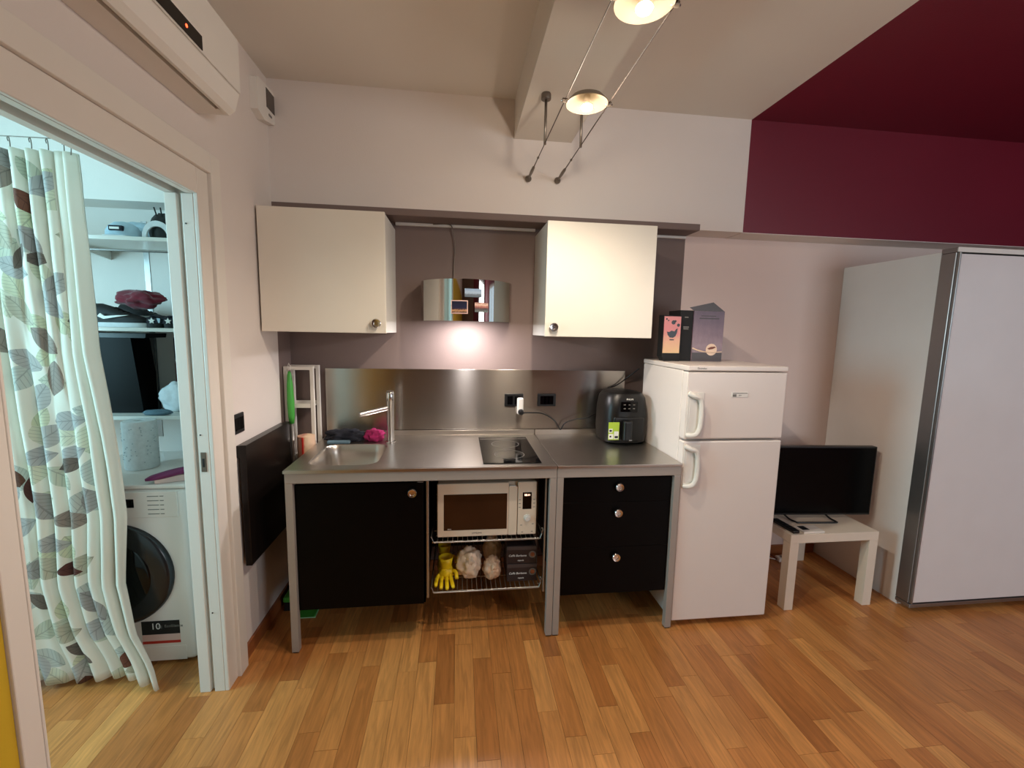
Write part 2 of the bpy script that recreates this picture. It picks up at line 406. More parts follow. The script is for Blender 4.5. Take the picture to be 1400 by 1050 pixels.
# left wall with the doorway
YD0, YD1, ZD, WT = -1.66, -.865, 2.05, .10
struct('wall_left', MB().box((XL-WT, YD1, -.012), (XL, -.0005, ZC)).box((XL-WT, YD0, ZD+.06), (XL, YD1, ZC)).box((XL-WT, YR, -.012), (XL, YD0, ZC)), WHITE)
struct('wall_left_taupe', MB().box((XL, YS, 0), (XL+.0015, -.001, ZS-.003)), TAUPE, label='taupe painted end strip of the left wall')
struct('wall_left_yellow', MB().box((XL, YR+.002, 0), (XL+.004, YD0-.051, 2.05)), YELLOW, label='yellow painted strip of wall beside the doorway')
struct('wall_right', MB().box((XR, YR, -.012), (XR+.1, -3.3, ZC)).box((XR, -1.9, -.012), (XR+.1, 0, ZC)).box((XR, -3.3, -.012), (XR+.1, -1.9, 1.0)).box((XR, -3.3, 2.3), (XR+.1, -1.9, ZC)), BURG)
struct('wall_rear', MB().box((XL, YR-.1, -.012), (2.7, YR, ZC)).box((4.3, YR-.1, -.012), (XR+.1, YR, ZC)).box((2.7, YR-.1, 2.4), (4.3, YR, ZC)).box((2.7, YR-.1, -.012), (4.3, YR, .95)), TAUPE)
struct('wall_rear_burgundy', MB().box((1.35, YR, 0), (2.62, YR+.004, ZC)), BURG, label='burgundy painted panel of the rear wall')
struct('wall_bathroom_left', MB().box((BX0-.1, -3, -.012), (BX0, -2.1, ZC)).box((BX0-.1, -1.0, -.012), (BX0, 0, ZC)).box((BX0-.1, -2.1, -.012), (BX0, -1.0, 1.0)).box((BX0-.1, -2.1, 2.3), (BX0, -1.0, ZC)), WHITE)
struct('wall_bathroom_front', MB().box((BX0-.1, -3.1, -.012), (XL-WT, -3.0, ZC)), WHITE)
def window(name, axis, pos, a0, a1, z0, z1, n):
    w_ = bpy.data.objects.new(name, None); COL.objects.link(w_); w_['kind'] = 'structure'
    def bx(u0, u1, za, zb, t):
        return ((u0, pos-t, za), (u1, pos+t, zb)) if axis == 'y' else ((pos-t, u0, za), (pos+t, u1, zb))
    e = .05
    f = MB()
    for q in ((a0, a1, z0, z0+e), (a0, a1, z1-e, z1), (a0, a0+e, z0+e, z1-e), (a1-e, a1, z0+e, z1-e)): f.box(*bx(*q, .03))
    obj('window_frame', f, TRIM, w_)
    for k in range(1, n):
        u = a0+(a1-a0)*k/n; obj('mullion', MB().box(*bx(u-.03, u+.03, z0+e, z1-e, .028)), TRIM, w_)
    for k in range(n):
        u0 = a0+(a1-a0)*k/n+.035; u1 = a0+(a1-a0)*(k+1)/n-.035
        obj('pane', MB().box(*bx(u0, u1, z0+e, z1-e, .003)), PANE, w_)
PANE = mat('window_glass', (240, 248, 250), .02, var=0, trans=1)
window('window_1', 'y', YR-.06, 2.7, 4.3, .95, 2.4, 2)
window('window_2', 'x', XR+.06, -3.3, -1.9, 1.0, 2.3, 2)
window('window_3', 'x', BX0-.05, -2.1, -1.0, 1.0, 2.3, 1)
# skirting
struct('baseboard_left', MB().box((XL, -.744, 0), (XL+.012, -.014, .068)), WOODTRIM)
struct('baseboard_back', MB().box((XL+.013, -.012, 0), (2.54, -.0005, .068)), WOODTRIM)
# door frame
dr = bpy.data.objects.new('door_1', None); COL.objects.link(dr); dr['kind'] = 'structure'; dr['label'] = 'white pocket door frame to the bathroom'
CX = XL+.022
# inner casing step and outer casing step, far jamb and head
def casing(y0, y1, z0, z1, x1, name='casing'):
    obj(name, MB().box((XL, y0, z0), (x1, y1, z1), .003), TRIM, dr)
casing(-.885, -.81, 0, 2.125, XL+.016)
casing(-.81, -.742, 0, 2.2, XL+.03)
casing(-1.71, -.8105, 2.1255, 2.2, XL+.03)
casing(-1.71, -.8855, 2.03, 2.125, XL+.016)
casing(-1.71, -1.6605, 0, 2.0295, XL+.012)
JX = XL-WT
obj('jamb', MB().box((JX+.0, -.885, 0), (JX+.042, -.8651, ZD-.021), .002).box((JX+.058, -.885, 0), (XL-.0005, -.8651, ZD-.021), .002).box((JX+.042, -.8665, 0), (JX+.058, -.8651, ZD)), TRIM, dr)
obj('jamb', MB().box((JX, YD0+.0005, 0), (XL+.012, YD0+.008, ZD-.021), .002), TRIM, dr)
obj('head_lining', MB().box((JX, YD0+.009, ZD-.02), (JX+.03, -.8655, ZD+.0595)).box((JX+.075, YD0+.009, ZD-.02), (XL-.0005, -.8655, ZD+.0595)), TRIM, dr)
obj('door_track', MB().box((JX+.033, YD0+.009, ZD+.04), (JX+.072, -.8655, ZD+.0595)), ALU, dr)
st = obj('strike_plate', MB().box((JX+.066, -.8875, .965), (JX+.086, -.8851, 1.045), .001), GREYMETAL, dr)
obj('strike_slot_shade', MB().box((JX+.072, -.8885, .985), (JX+.08, -.8876, 1.02)), BLACKINK, dr)  # black patch standing in for the shade inside the strike hole
for z in (1.115, .36, 1.92): obj('screw', MB().lathe([(.003, 0), (.003, -.0015)], (JX+.07, -.8851, z), 'y', 8), BLACKINK, dr)

# ------------------------------------------------------------------ kitchen: sink unit
UY0, UY1, ZT = -.689, -.03, .90
X0, X1, X2 = -.789, .472, 1.112
LEG = .033
def knob(c, parent, r=.0225):
    k = obj('knob', MB().lathe([(.008, 0), (.008, -.012), (r, -.014), (r, -.02), (r*.86, -.024), (r*.5, -.023), (r*.44, -.018), (r*.1, -.018)], c, 'y', 20), CHROME, parent, 40)
    return k
def frame(parent, xa, xb):
    for x in (xa, xb-LEG):
        for y in (UY0, UY1-LEG):
            obj('leg', MB().box((x, y, 0.006), (x+LEG, y+LEG, .838), .002), FRAME, parent)
            obj('foot', MB().box((x+.004, y+.004, 0.0005), (x+LEG-.004, y+LEG-.004, .006)), BLACKPL, parent)
    obj('front_rail', MB().box((xa, UY0, .838), (xb, UY0+LEG, .886), .002), FRAME, parent)
    obj('back_rail', MB().box((xa, UY1-LEG, .838), (xb, UY1, .886), .002), FRAME, parent)
    for x in (xa, xb-LEG): obj('side_rail', MB().box((x, UY0+LEG, .838), (x+LEG, UY1-LEG, .886), .002), FRAME, parent)
def rrect(x0, x1, y0, y1, r, n=6):
    P = []
    for cx, cy, a0 in ((x1-r, y1-r, 0), (x0+r, y1-r, 90), (x0+r, y0+r, 180), (x1-r, y0+r, 270)):
        for k in range(n+1):
            a = math.radians(a0+90*k/n); P.append((cx+r*math.cos(a), cy+r*math.sin(a)))
    return P
su = thing('sink_unit', 'steel worktop unit on grey legs with round-edged sink and black cupboard door', 'sink unit', ((X0+X1)/2, (UY0+UY1)/2, 0))
frame(su, X0, X1-.001)
mb = MB(); bm = mb.bm
hole = rrect(-.725, -.395, -.62, -.235, .07)
outer = [(X0-.004, UY0-.006), (X1-.002, UY0-.006), (X1-.002, UY1), (X0-.004, UY1)]
vo = [bm.verts.new((x, y, ZT)) for x, y in outer]; vh = [bm.verts.new((x, y, ZT)) for x, y in hole]
ed = [bm.edges.new((v[i], v[(i+1) % len(v)])) for v in (vo, vh) for i in range(len(v))]
bmesh.ops.triangle_fill(bm, use_beauty=True, edges=ed)
lo = [bm.verts.new((v.co.x, v.co.y, .8865)) for v in vo]
for i in range(4): bm.faces.new((vo[i], vo[(i+1) % 4], lo[(i+1) % 4], lo[i]))
mb.box((X0-.004, UY1-.012, ZT), (X1-.002, UY1, ZT+.03), .002)
mb.box((-.176, UY0+.02, ZT-.001), (-.173, UY1-.03, ZT+.0012))
mb.box((X0+.004, UY0+.004, ZT-.001), (X1-.01, UY0+.007, ZT+.0012))
obj('worktop', mb, STEELTOP, su)
mb = MB(); bm = mb.bm; rings = []
for k, (ins, z) in enumerate(((0, ZT), (.006, ZT-.008), (.012, ZT-.05), (.02, ZT-.13), (.05, ZT-.152), (.12, ZT-.156))):
    P = rrect(-.725+ins, -.395-ins, -.62+ins, -.235-ins, max(.07-ins*.3, .03)); rings.append([bm.verts.new((x, y, z)) for x, y in P])
for A, B in zip(rings, rings[1:]):
    for j in range(len(A)): bm.faces.new((A[j], A[(j+1) % len(A)], B[(j+1) % len(A)], B[j]))
bm.faces.new(rings[-1])
bowl = obj('sink_bowl', mb, STEELTOP, su, 50)
obj('drain', MB().lathe([(.036, 0), (.034, .003), (.02, .003), (.016, .001)], (-.56, -.43, ZT-.156), 'z', 20), CHROME, bowl, 40)
hob = obj('hob', MB().box((.113, -.645, ZT+.0003), (.402, -.12, ZT+.0055), .002), GLASSBLK, su)
obj('control_strip', MB().box((.12, -.175, ZT+.0056), (.395, -.172, ZT+.006)), FRAME, hob)
for cy in (-.5, -.29): obj('cooking_zone', MB().lathe([(.078, 0), (.078, .0003), (.076, .0003), (.076, 0)], (.258, cy, ZT+.0056), 'z', 32, False), GREYINK, hob)
# tap
tp = obj('tap', MB().lathe([(.03, 0), (.03, .006), (.0205, .007), (.0205, .235), (.0215, .237), (.0215, .285), (.019, .289)], (-.392, -.195, ZT+.0003), 'z', 24), CHROME, su, 40)
obj('spout', MB().tube([(-.405, -.2, ZT+.198), (-.46, -.235, ZT+.19), (-.54, -.285, ZT+.177)], .0155, 14), CHROME, tp, 40)
obj('lever', MB().tube([(-.392, -.195, ZT+.289), (-.392, -.195, ZT+.296)], .02, 20), GREYMETAL, tp, 40)
# cupboard below the sink
bc = obj('cupboard_body', MB().box((X0+LEG, -.648, .215), (-.165, -.63, .834)).box((X0+LEG, -.648, .2), (X0+LEG+.016, -.07, .834)).box((-.181, -.648, .2), (-.165, -.07, .834)).box((X0+LEG, -.648, .2), (-.165, -.07, .216)).box((X0+LEG, -.086, .2), (-.165, -.07, .834)), BLACK, su)
d1 = obj('cupboard_door', MB().box((X0+LEG+.002, -.668, .205), (-.172, -.649, .824), .002), BLACK, su)
knob((-.223, -.668, .777), d1)
obj('edge_strip', MB().box((-.2, -.6695, .8245), (-.172, -.66, .826)), FRAME, d1)
# open compartment: back panel, rails and two wire baskets
obj('back_panel', MB().box((-.164, -.085, .2), (X1-LEG, -.07, .834)), BLACK, su)
obj('basket_rail', MB().box((-.16, -.655, .225), (-.148, -.64, .836), .002), WIRE, su)
obj('basket_rail', MB().box((.423, -.655, .225), (.431, -.64, .836), .002), WIRE, su)
def basket(z):
    b = MB(); R = .0035; xa, xb, ya, yb = -.132, .412, -.625, -.11; h = .028
    b.tube([(xa, ya, z), (xb, ya, z), (xb, yb, z), (xa, yb, z)], R, 8, True)
    b.tube([(xa-.006, ya-.004, z+h), (xa-.006, yb, z+h)], R, 8); b.tube([(xb+.006, ya-.004, z+h), (xb+.006, yb, z+h)], R, 8)
    b.tube([(xa-.006, ya-.004, z+h), (xa+.006, ya-.006, z), (xb-.006, ya-.006, z), (xb+.006, ya-.004, z+h)], R, 8)
    b.tube([(xa-.006, yb, z+h+.02), (xb+.006, yb, z+h+.02)], R, 8)
    b.tube([(xb+.004, ya, z+h), (xb+.009, ya-.008, z+h+.02), (xb+.005, ya, z+h+.028)], R*.9, 6)
    k = obj('wire_basket', b, WIRE, su, 60)
    g = MB(); n = 22
    for i in range(1, n):
        x = xa+(xb-xa)*i/n; g.tube([(x, ya, z+.0035), (x, yb, z+.0035)], .0017, 6)
    for y in (-.5, -.37, -.24): g.tube([(xa, y, z), (xb, y, z)], .002, 6)
    obj('basket_grid', g, WIRE, k, 60)
basket(.50); basket(.235)

# ------------------------------------------------------------------ kitchen: drawer unit
du = thing('drawer_unit', 'steel topped unit on grey legs with three black drawers', 'drawer unit', ((X1+X2)/2, (UY0+UY1)/2, 0))
frame(du, X1+.001, X2)
obj('worktop', MB().box((X1+.001, UY0-.006, .8865), (X2+.002, UY1, ZT), .002).box((X1+.001, UY1-.012, ZT-.001), (X2+.002, UY1, ZT+.03), .002), STEELTOP, du)
obj('carcass', MB().box((X1+LEG+.002, -.648, .2), (X1+LEG+.018, -.07, .834)).box((X2-LEG-.018, -.648, .2), (X2-LEG-.002, -.07, .834)).box((X1+LEG+.018, -.648, .2), (X2-LEG-.018, -.07, .216)).box((X1+LEG+.018, -.086, .216), (X2-LEG-.018, -.07, .834)), BLACK, du)
for z0, z1, zk in ((.7005, .826, .781), (.4605, .6995, .646), (.207, .4595, .41)):
    d = obj('drawer', MB().box((X1+LEG+.004, -.668, z0), (X2-LEG-.004, -.649, z1), .0006, 1), BLACK, du)
    knob((.795, -.668, zk), d)
# splash plate
tag(obj('splash_plate', MB().box((-.79, -.022, .9305), (1.055, -.0175, 1.306), .001).box((-.78, -.0174, .95), (1.04, -.0008, 1.29)), STEEL, uv=lambda c: (c.z, c.x)), 'long brushed steel splash plate on taupe wall above the worktop', 'splashback')

# ------------------------------------------------------------------ wall cabinets
def cabinet(xa, kx, label):
    t = thing('wall_cabinet', label, 'cabinet', (xa+.3, -.18, 1.521), group='square wall cabinets')
    obj('carcass', MB().box((xa+.002, -.37, 1.523), (xa+.598, -.001, 2.119), .001), CREAMSIDE, t)
    d = obj('door', MB().box((xa, -.39, 1.521), (xa+.6, -.3715, 2.121), .002), CREAM, t)
    knob((kx, -.39, 1.571), d, .024)
    return t
cabinet(-.977, -.424, 'square cream wall cabinet in the corner beside the doorway wall')
cabinet(.449, .495, 'square cream wall cabinet between the extractor hood and the fridge boxes')
tag(obj('cable_duct', MB().box((-.375, -.02, 2.143), (.447, -.001, 2.163-.004), .002), TRIM), 'thin white cable duct on the wall between the two wall cabinets', 'duct')
tag(obj('cable_duct', MB().box((1.052, -.02, 2.143), (1.41, -.001, 2.159), .002), TRIM), 'short white cable duct on the wall above the fridge boxes', 'duct')

# ------------------------------------------------------------------ extractor hood
HR, HC, HZ0, HZ1 = .265, Vector((.038, -.075, 0)), 1.594, 1.815
hd = thing('extractor_hood', 'half-round mirror steel extractor hood with magnets on its front', 'hood', (.038, -.16, HZ0))
def arc(r, a0=-2, a1=182, n=40):
    return [(HC.x+r*math.cos(math.radians(a0+(a1-a0)*k/n)), HC.y-r*math.sin(math.radians(a0+(a1-a0)*k/n))) for k in range(n+1)]
mb = MB(); A = arc(HR); B = arc(HR-.004)[::-1]
mb.prism([(A[0][0], -.001)]+A+[(A[-1][0], -.001), (B[0][0], -.001)]+B+[(B[-1][0], -.001)], 'z', HZ0, HZ1)
obj('shell', mb, MIRROR, hd, 30)
mb = MB(); P = arc(HR-.0045); mb.prism([(P[0][0], -.001)]+P+[(P[-1][0], -.001)], 'z', HZ1-.012, HZ1-.008)
obj('top_plate', mb, FRAME, hd)
mb = MB(); mb.prism([(P[0][0], -.001)]+P+[(P[-1][0], -.001)], 'z', HZ0+.018, HZ0+.024)
up = obj('filter_plate', mb, ALU, hd)
for lx in (.038,):
    obj('lamp_lens', MB().lathe([(.05, 0), (.05, .006)], (lx, -.2, HZ0+.0115), 'z', 24), HOODLED, up)
ll = bpy.data.lights.new('hood_lamp', 'AREA'); ll.shape = 'DISK'; ll.size = .1; ll.energy = 6; ll.color = (1, .95, .97)
lo_ = bpy.data.objects.new('hood_lamp', ll); COL.objects.link(lo_); lo_.location = (.038, -.2, HZ0+.010)
def on_hood(x, off):
    dx = x-HC.x; a = math.asin(dx/HR); return Vector((HC.x+(HR+off)*math.sin(a), HC.y-(HR+off)*math.cos(a), 0)), a
def magnet(name, label, x, z, wd, ht, pm, frame_m=None):
    p, a = on_hood(x, .0055)
    t = thing(name, label, 'magnet', (p.x, p.y, z), a, 'picture magnets on the hood')
    obj('backing', MB().box((-wd/2, -.001, -ht/2), (wd/2, .0012, ht/2)), frame_m or BLACKINK, t, local=True)
    e = .005 if frame_m else 0
    obj('picture', MB().box((-wd/2+e, -.0022, -ht/2+e), (wd/2-e, -.0011, ht/2-e)), pm, t, local=True)
magnet('fridge_magnet', 'night skyline picture magnet with pale border on the hood', -.004, 1.667, .09, .07, NIGHT, PINKINK)
magnet('fridge_magnet', 'blue panorama picture magnet on the hood', .066, 1.742, .09, .044, PANO)
magnet('fridge_magnet', 'small reddish picture magnet on the hood', .11, 1.668, .075, .05, REDPRINT)
(obj('hood_cord', MB().tube(smoothpath([(-.16, -.0235, 2.155), (-.07, -.026, 2.158), (-.045, -.026, 2.13), (-.03, -.02, 2.04), (-.037, -.012, 1.94), (-.04, -.012, HZ1-.0075)]), .003, 6), GREYMETAL, hd, True))

# ------------------------------------------------------------------ microwave and basket contents
mw = thing('microwave', 'ivory microwave oven with dark window on the upper wire basket', 'microwave', (.14, -.41, .5075))
ZM = .5075
obj('body', MB().box((-.108, -.585, ZM+.008), (.388, -.22, ZM+.282), .006), IVORY, mw)
for x in (-.07, .35):
    for y in (-.55, -.26): obj('foot', MB().lathe([(.012, 0), (.012, .009)], (x, y, ZM), 'z', 12), BLACKPL, mw)
dm = obj('door', MB().box((-.11, -.607, ZM+.006), (.247, -.586, ZM+.284), .005).box((.247, -.607, ZM+.006), (.29, -.5985, ZM+.262), .003), IVORY, mw)
obj('window', MB().box((-.078, -.6085, .549), (.238, -.606, .736), .006), mat('microwave_window', (52, 30, 18), .12, var=.15), dm)
obj('handle_recess', MB().box((.252, -.6003, .535), (.284, -.5986, ZM+.258)), IVORY, dm)
obj('handle_lip', MB().box((.249, -.609, ZM+.262), (.281, -.599, ZM+.268), .001), WHITEPL, dm)
text('brand', 'SAMSUNG', .011, (.087, -.6075, .532), FACING, GREYINK, dm)
text('print', 'GRILL', .008, (-.05, -.6088, .556), FACING, WHITEINK, dm)
cp = obj('control_panel', MB().box((.293, -.607, ZM+.006), (.39, -.586, ZM+.286), .005), IVORY, mw)
dp = obj('display', MB().box((.317, -.6082, .65), (.363, -.606, .738), .003), GLASSBLK, cp)
text('digits', '10:11', .0145, (.34, -.6086, .724), FACING, LEDDIG, dp)
obj('dial', MB().lathe([(.019, 0), (.018, -.006), (.012, -.007), (.0115, -.016), (.010, -.0175)], (.342, -.607, .603), 'y', 24), WHITEPL, cp, 40)
for i, (x, z) in enumerate([(.303, .7), (.303, .68), (.303, .66), (.376, .7), (.376, .68), (.376, .66), (.312, .565), (.372, .57), (.318, .528), (.368, .53)]):
    obj('button_mark', MB().box((x-.005, -.6076, z-.0015), (x+.005, -.6068, z+.0015)), GREYINK, cp)
# yellow gloves
def glove(c, rot, label, s=1, seed=0):
    t = thing('rubber_glove', label, 'glove', c, rot)
    mb = MB().blob((0, 0, .045*s), (.045*s, .03*s, .05*s), .25, 2.2, seed, 3)
    for k, (dx, l) in enumerate(((-.035, .055), (-.014, .075), (.008, .08), (.028, .065))):
        mb.tube(smoothpath([(dx*s, -.01, .03*s), (dx*1.3*s, -.04*s, .02*s), (dx*1.6*s+.01, -(.04+l)*s, .0095)], 4), [.0125*s]*4+[.011*s]*4+[.008*s], 8)
    mb.tube(smoothpath([(.03*s, 0, .05*s), (.06*s, -.02*s, .055*s), (.07*s, -.05*s, .03*s)], 4), .011*s, 8)
    obj('hand', mb, YEL, t, True, local=True)
    obj('cuff', MB().lathe([(.032*s, .07*s), (.036*s, .1*s), (.042*s, .135*s), (.039*s, .135*s), (.03*s, .1*s), (.026*s, .07*s)], (0, .005, 0), 'z', 16, False), YEL, t, True, local=True)
glove((-.08, -.375, .242), .2, 'bright yellow rubber glove lying against the basket side', .85, 3)
glove((-.07, -.52, .242), -.1, 'bright yellow rubber glove with fingers hanging towards the basket front', .9, 5)
# bags
def bag(name, label, c, size, m, seed, amp=.28):
    t = thing(name, label, 'plastic bag', (c[0], c[1], .2405))
    b = MB().blob((c[0], c[1], .2405+size[2]*.9), size, amp, 2.4, seed, 4, .9); obj('bag_body', b, m, t, 70)
    obj('knot', MB().blob((c[0]+size[0]*.1, c[1]-size[1]*.75, .2405+size[2]*1.25), (size[0]*.3, size[1]*.3, size[2]*.3), .5, 3, seed+9, 3), m, t, 70)
bag('plastic_bag', 'crumpled white plastic bag between yellow gloves and beige bags', (.052, -.5, 0), (.064, .06, .086), BAGW, 2)
bag('plastic_bag', 'small crumpled beige plastic bag between white bag and coffee boxes', (.175, -.52, 0), (.046, .055, .06), BAGB, 4)
bag('plastic_bag', 'pale see-through plastic bag standing behind the beige bag', (.185, -.38, 0), (.048, .055, .088), BAGW, 6, .2)
COFFEE = mat('coffee_box_print', (38, 30, 32), .4, var=.1)
COFFEE2 = mat('coffee_box_side', (66, 58, 58), .45, var=.1)
def coffee(z, label, rz):
    t = thing('coffee_box', label, 'box', (.327, -.485, z), rz, 'coffee boxes in the lower basket')
    obj('carton', MB().box((-.078, -.09, 0), (.078, .09, .096), .002), COFFEE, t, local=True)
    obj('front_print', MB().box((-.078, -.0907, .076), (.078, -.0899, .094)), COFFEE2, t, local=True)
    obj('emblem', MB().lathe([(.019, 0), (.019, -.0006), (.014, -.0006), (.014, 0)], (.056, -.0901, .05), 'y', 24), GREYINK, t, local=True)
    obj('cup_picture', MB().lathe([(.011, 0), (.011, -.0008)], (.056, -.0903, .05), 'y', 20), mat('coffee_picture', (150, 84, 52), .5, var=.3, vscale=60), t, local=True)
    for s, sz, x, zz in (('Caffè Borbone', .0158, -.022, .044), ('capsule', .011, -.005, .018)):
        o = text('lettering', s, sz, (0, 0, 0), FACING, WHITEINK, t, shear=.2 if sz > .012 else 0); o.location = (x, -.0903, zz)
    return t
coffee(.241, 'black coffee box at the bottom of the stack beside plastic bags', 0)
coffee(.3385, 'black coffee box on top of another coffee box below the microwave', -.03)

# ------------------------------------------------------------------ fridge
fr = thing('fridge_freezer', 'white top-freezer fridge beside the drawer unit', 'fridge', (1.389, -.41, 0))
FX0, FX1, FY = 1.118, 1.661, -.677
obj('body', MB().box((FX0+.002, -.625, .03), (FX1-.002, -.153, 1.366), .004), FRIDGE, fr)
for x in (FX0+.05, FX1-.05):
    for y in (-.58, -.2): obj('foot', MB().lathe([(.02, 0), (.02, .03)], (x, y, .0005), 'z', 12), BLACKPL, fr)
lid = obj('lid', MB().box((FX0, FY-.003, 1.3675), (FX1, -.15, 1.394), .006, 3), FRIDGE, fr)
text('lid_lettering', 'Electrolux', .012, (1.19, FY-.0035, 1.381), FACING, GREYINK, lid)
def fdoor(z0, z1, h0, h1):
    d = obj('door', MB().box((FX0+.001, FY, z0), (FX1-.001, -.6265, z1), .007, 3), FRIDGE, fr)
    y = FY-.016; x1 = FX0+.083
    loop = smoothpath([(FX0+.012, FY-.002, h1+.008), (FX0+.035, y, h1-.004), (x1-.018, y, h1-.018), (x1-.006, y, h1-.06), (x1-.006, y, h0+.055), (x1-.02, y, h0+.015), (FX0+.04, y, h0+.002), (FX0+.012, FY-.002, h0)], 6)
    h = obj('handle', MB().tube(loop, .0125, 10), WHITEPL, d, True)
    obj('handle_plate', MB().box((FX0+.008, FY-.004, h0-.004), (x1+.012, FY+.001, h1+.012), .004), WHITEPL, d)
    obj('grip_recess', MB().box((FX0+.018, FY-.0055, h0+.022), (x1-.022, FY-.003, h1-.022), .002), WHITEPL, d)
    return d
dz = fdoor(1.0215, 1.363, 1.042, 1.248)
fdoor(.032, 1.0105, .778, .978)
bd = obj('badge', MB().box((1.36, FY-.002, 1.236), (1.449, FY+.001, 1.262), .001), WHITEPL, dz)
obj('badge_print', MB().box((1.365, FY-.0026, 1.2555), (1.444, FY-.0019, 1.259)).box((1.365, FY-.0026, 1.239), (1.385, FY-.0019, 1.252)), GREYINK, bd)
text('badge_print', 'A+', .012, (1.405, FY-.0024, 1.246), FACING, GREYINK, bd)

# boxes on the fridge
t = thing('coffee_pod_box', 'black carton with pink picture panel on the fridge beside taller boxes', 'box', (1.187, -.29, 1.3945))
obj('carton', MB().prism([(1.146, 1.3945), (1.236, 1.3945), (1.236, 1.648), (1.13, 1.652), (1.13, 1.423)], 'y', -.36, -.3), BLACKMATT, t)
obj('picture_panel', MB().box((1.133, -.361, 1.44), (1.232, -.3595, 1.645)), PINKPANEL, t)
mb = MB()
for x, z, r in ((1.147, 1.63, .005), (1.158, 1.622, .004), (1.188, 1.612, .012), (1.199, 1.619, .006), (1.218, 1.597, .009)): mb.lathe([(r, 0), (r, -.0006)], (x, -.361, z), 'y', 12)
mb.prism([(1.152, 1.56), (1.157, 1.542), (1.17, 1.528), (1.19, 1.526), (1.204, 1.536), (1.212, 1.556), (1.214, 1.58), (1.205, 1.574), (1.196, 1.562), (1.18, 1.566), (1.165, 1.558)], 'y', -.3617, -.361)
mb.box((1.17, -.3617, 1.512), (1.196, -.361, 1.518))
obj('panel_motif', mb, BLACKINK, t)
t = thing('coffee_pod_box', 'plain black tall carton on the fridge beside the lilac box', 'box', (1.275, -.27, 1.3945))
obj('carton', MB().box((1.238, -.34, 1.3945), (1.313, -.2, 1.682), .001), BLACKMATT, t)
for z, wd in ((1.64, .022), (1.585, .034), (1.575, .03)): obj('print_line', MB().box((1.275-wd/2, -.3407, z), (1.275+wd/2, -.3398, z+.006)), GREYINK, t)
t = thing('coffee_pod_box', 'lilac coffee carton with raised flap and cup picture on the fridge', 'box', (1.41, -.27, 1.3945))
obj('carton', MB().box((1.317, -.345, 1.3945), (1.502, -.19, 1.68), .001), LILAC, t)
obj('flap', MB().prism([(1.317, 1.6805), (1.502, 1.6805), (1.43, 1.73), (1.29, 1.698)], 'y', -.342, -.3395), COFFEE2, t)
obj('dark_base', MB().box((1.318, -.3458, 1.397), (1.5, -.3448, 1.444)), COFFEE2, t)
obj('swoosh', MB().tube(smoothpath([(1.318, -.346, 1.47), (1.36, -.346, 1.455), (1.42, -.346, 1.447), (1.5, -.346, 1.45)], 5), [.0045]*8+[.003]*8, 6), mat('cream_print', (236, 206, 180), .5, var=.03), t)
cupp = obj('cup_picture', MB().lathe([(.034, 0), (.034, -.0006)], (1.435, -.3453, 1.462), 'y', 24), mat('cream_print', (236, 206, 180), .5), t); cupp.scale = (1, 1, 1)
obj('coffee_picture', MB().prism([(1.41, 1.468), (1.43, 1.478), (1.455, 1.48), (1.462, 1.475), (1.44, 1.465), (1.42, 1.462)], 'y', -.3466, -.346), mat('coffee_brown_print', (120, 60, 36), .5), t)
obj('title_print', MB().box((1.35, -.3458, 1.635), (1.47, -.3449, 1.642)).box((1.36, -.3458, 1.65), (1.45, -.3449, 1.655)), COFFEE2, t)

# ------------------------------------------------------------------ air fryer
af = thing('air_fryer', 'black air fryer with lime energy label on the steel worktop', 'air fryer', (.94, -.19, ZT))
secs = []
for z, ins in ((.0005, .02), (.012, .006), (.08, 0), (.2, .002), (.27, .012), (.295, .028), (.302, .06)):
    secs.append([(x, y, ZT+z) for x, y in rrect(.805+ins, 1.072-ins, -.325+ins, -.06-ins*.6, .075)])
ab = obj('body', MB().loft(secs), BLACKPL, af, 35)
dw = obj('drawer', MB().box((.845, -.331, ZT+.02), (1.03, -.31, ZT+.165), .012, 3), BLACKPL, af)
obj('handle', MB().box((.893, -.372, ZT+.03), (.945, -.33, ZT+.15), .012, 3), BLACKPL, dw)
text('brand', 'PHILIPS', .013, (.937, -.3265, ZT+.268), FACING, WHITEINK, ab, .001)
pn = obj('control_panel', MB().box((.885, -.329, ZT+.195), (.985, -.3235, ZT+.255), .002), GLASSBLK, af)
for i in range(6): obj('touch_icon', MB().box((.9+.028*(i % 3), -.3298, ZT+.213+.022*(i//3)), (.912+.028*(i % 3), -.3289, ZT+.218+.022*(i//3))), GREYINK, pn)
lb = obj('energy_label', MB().box((.812, -.3395, ZT+.035), (.876, -.338, ZT+.138)).box((.836, -.3385, ZT+.06), (.85, -.3315, ZT+.075)), LIME, af)
obj('label_print', MB().box((.814, -.3402, ZT+.04), (.842, -.3394, ZT+.07)).box((.846, -.3402, ZT+.04), (.873, -.3394, ZT+.085)).box((.814, -.3402, ZT+.078), (.836, -.3394, ZT+.1)), WHITEINK, lb)
obj('label_print', MB().box((.818, -.3407, ZT+.083), (.832, -.3401, ZT+.094)).box((.82, -.3407, ZT+.05), (.83, -.3401, ZT+.06)).box((.85, -.3407, ZT+.045), (.87, -.3401, ZT+.058)), BLACKINK, lb)
obj('badge', MB().box((.925, -.3735, ZT+.036), (.942, -.3715, ZT+.042)), ALU, dw)
af.location.x += .035
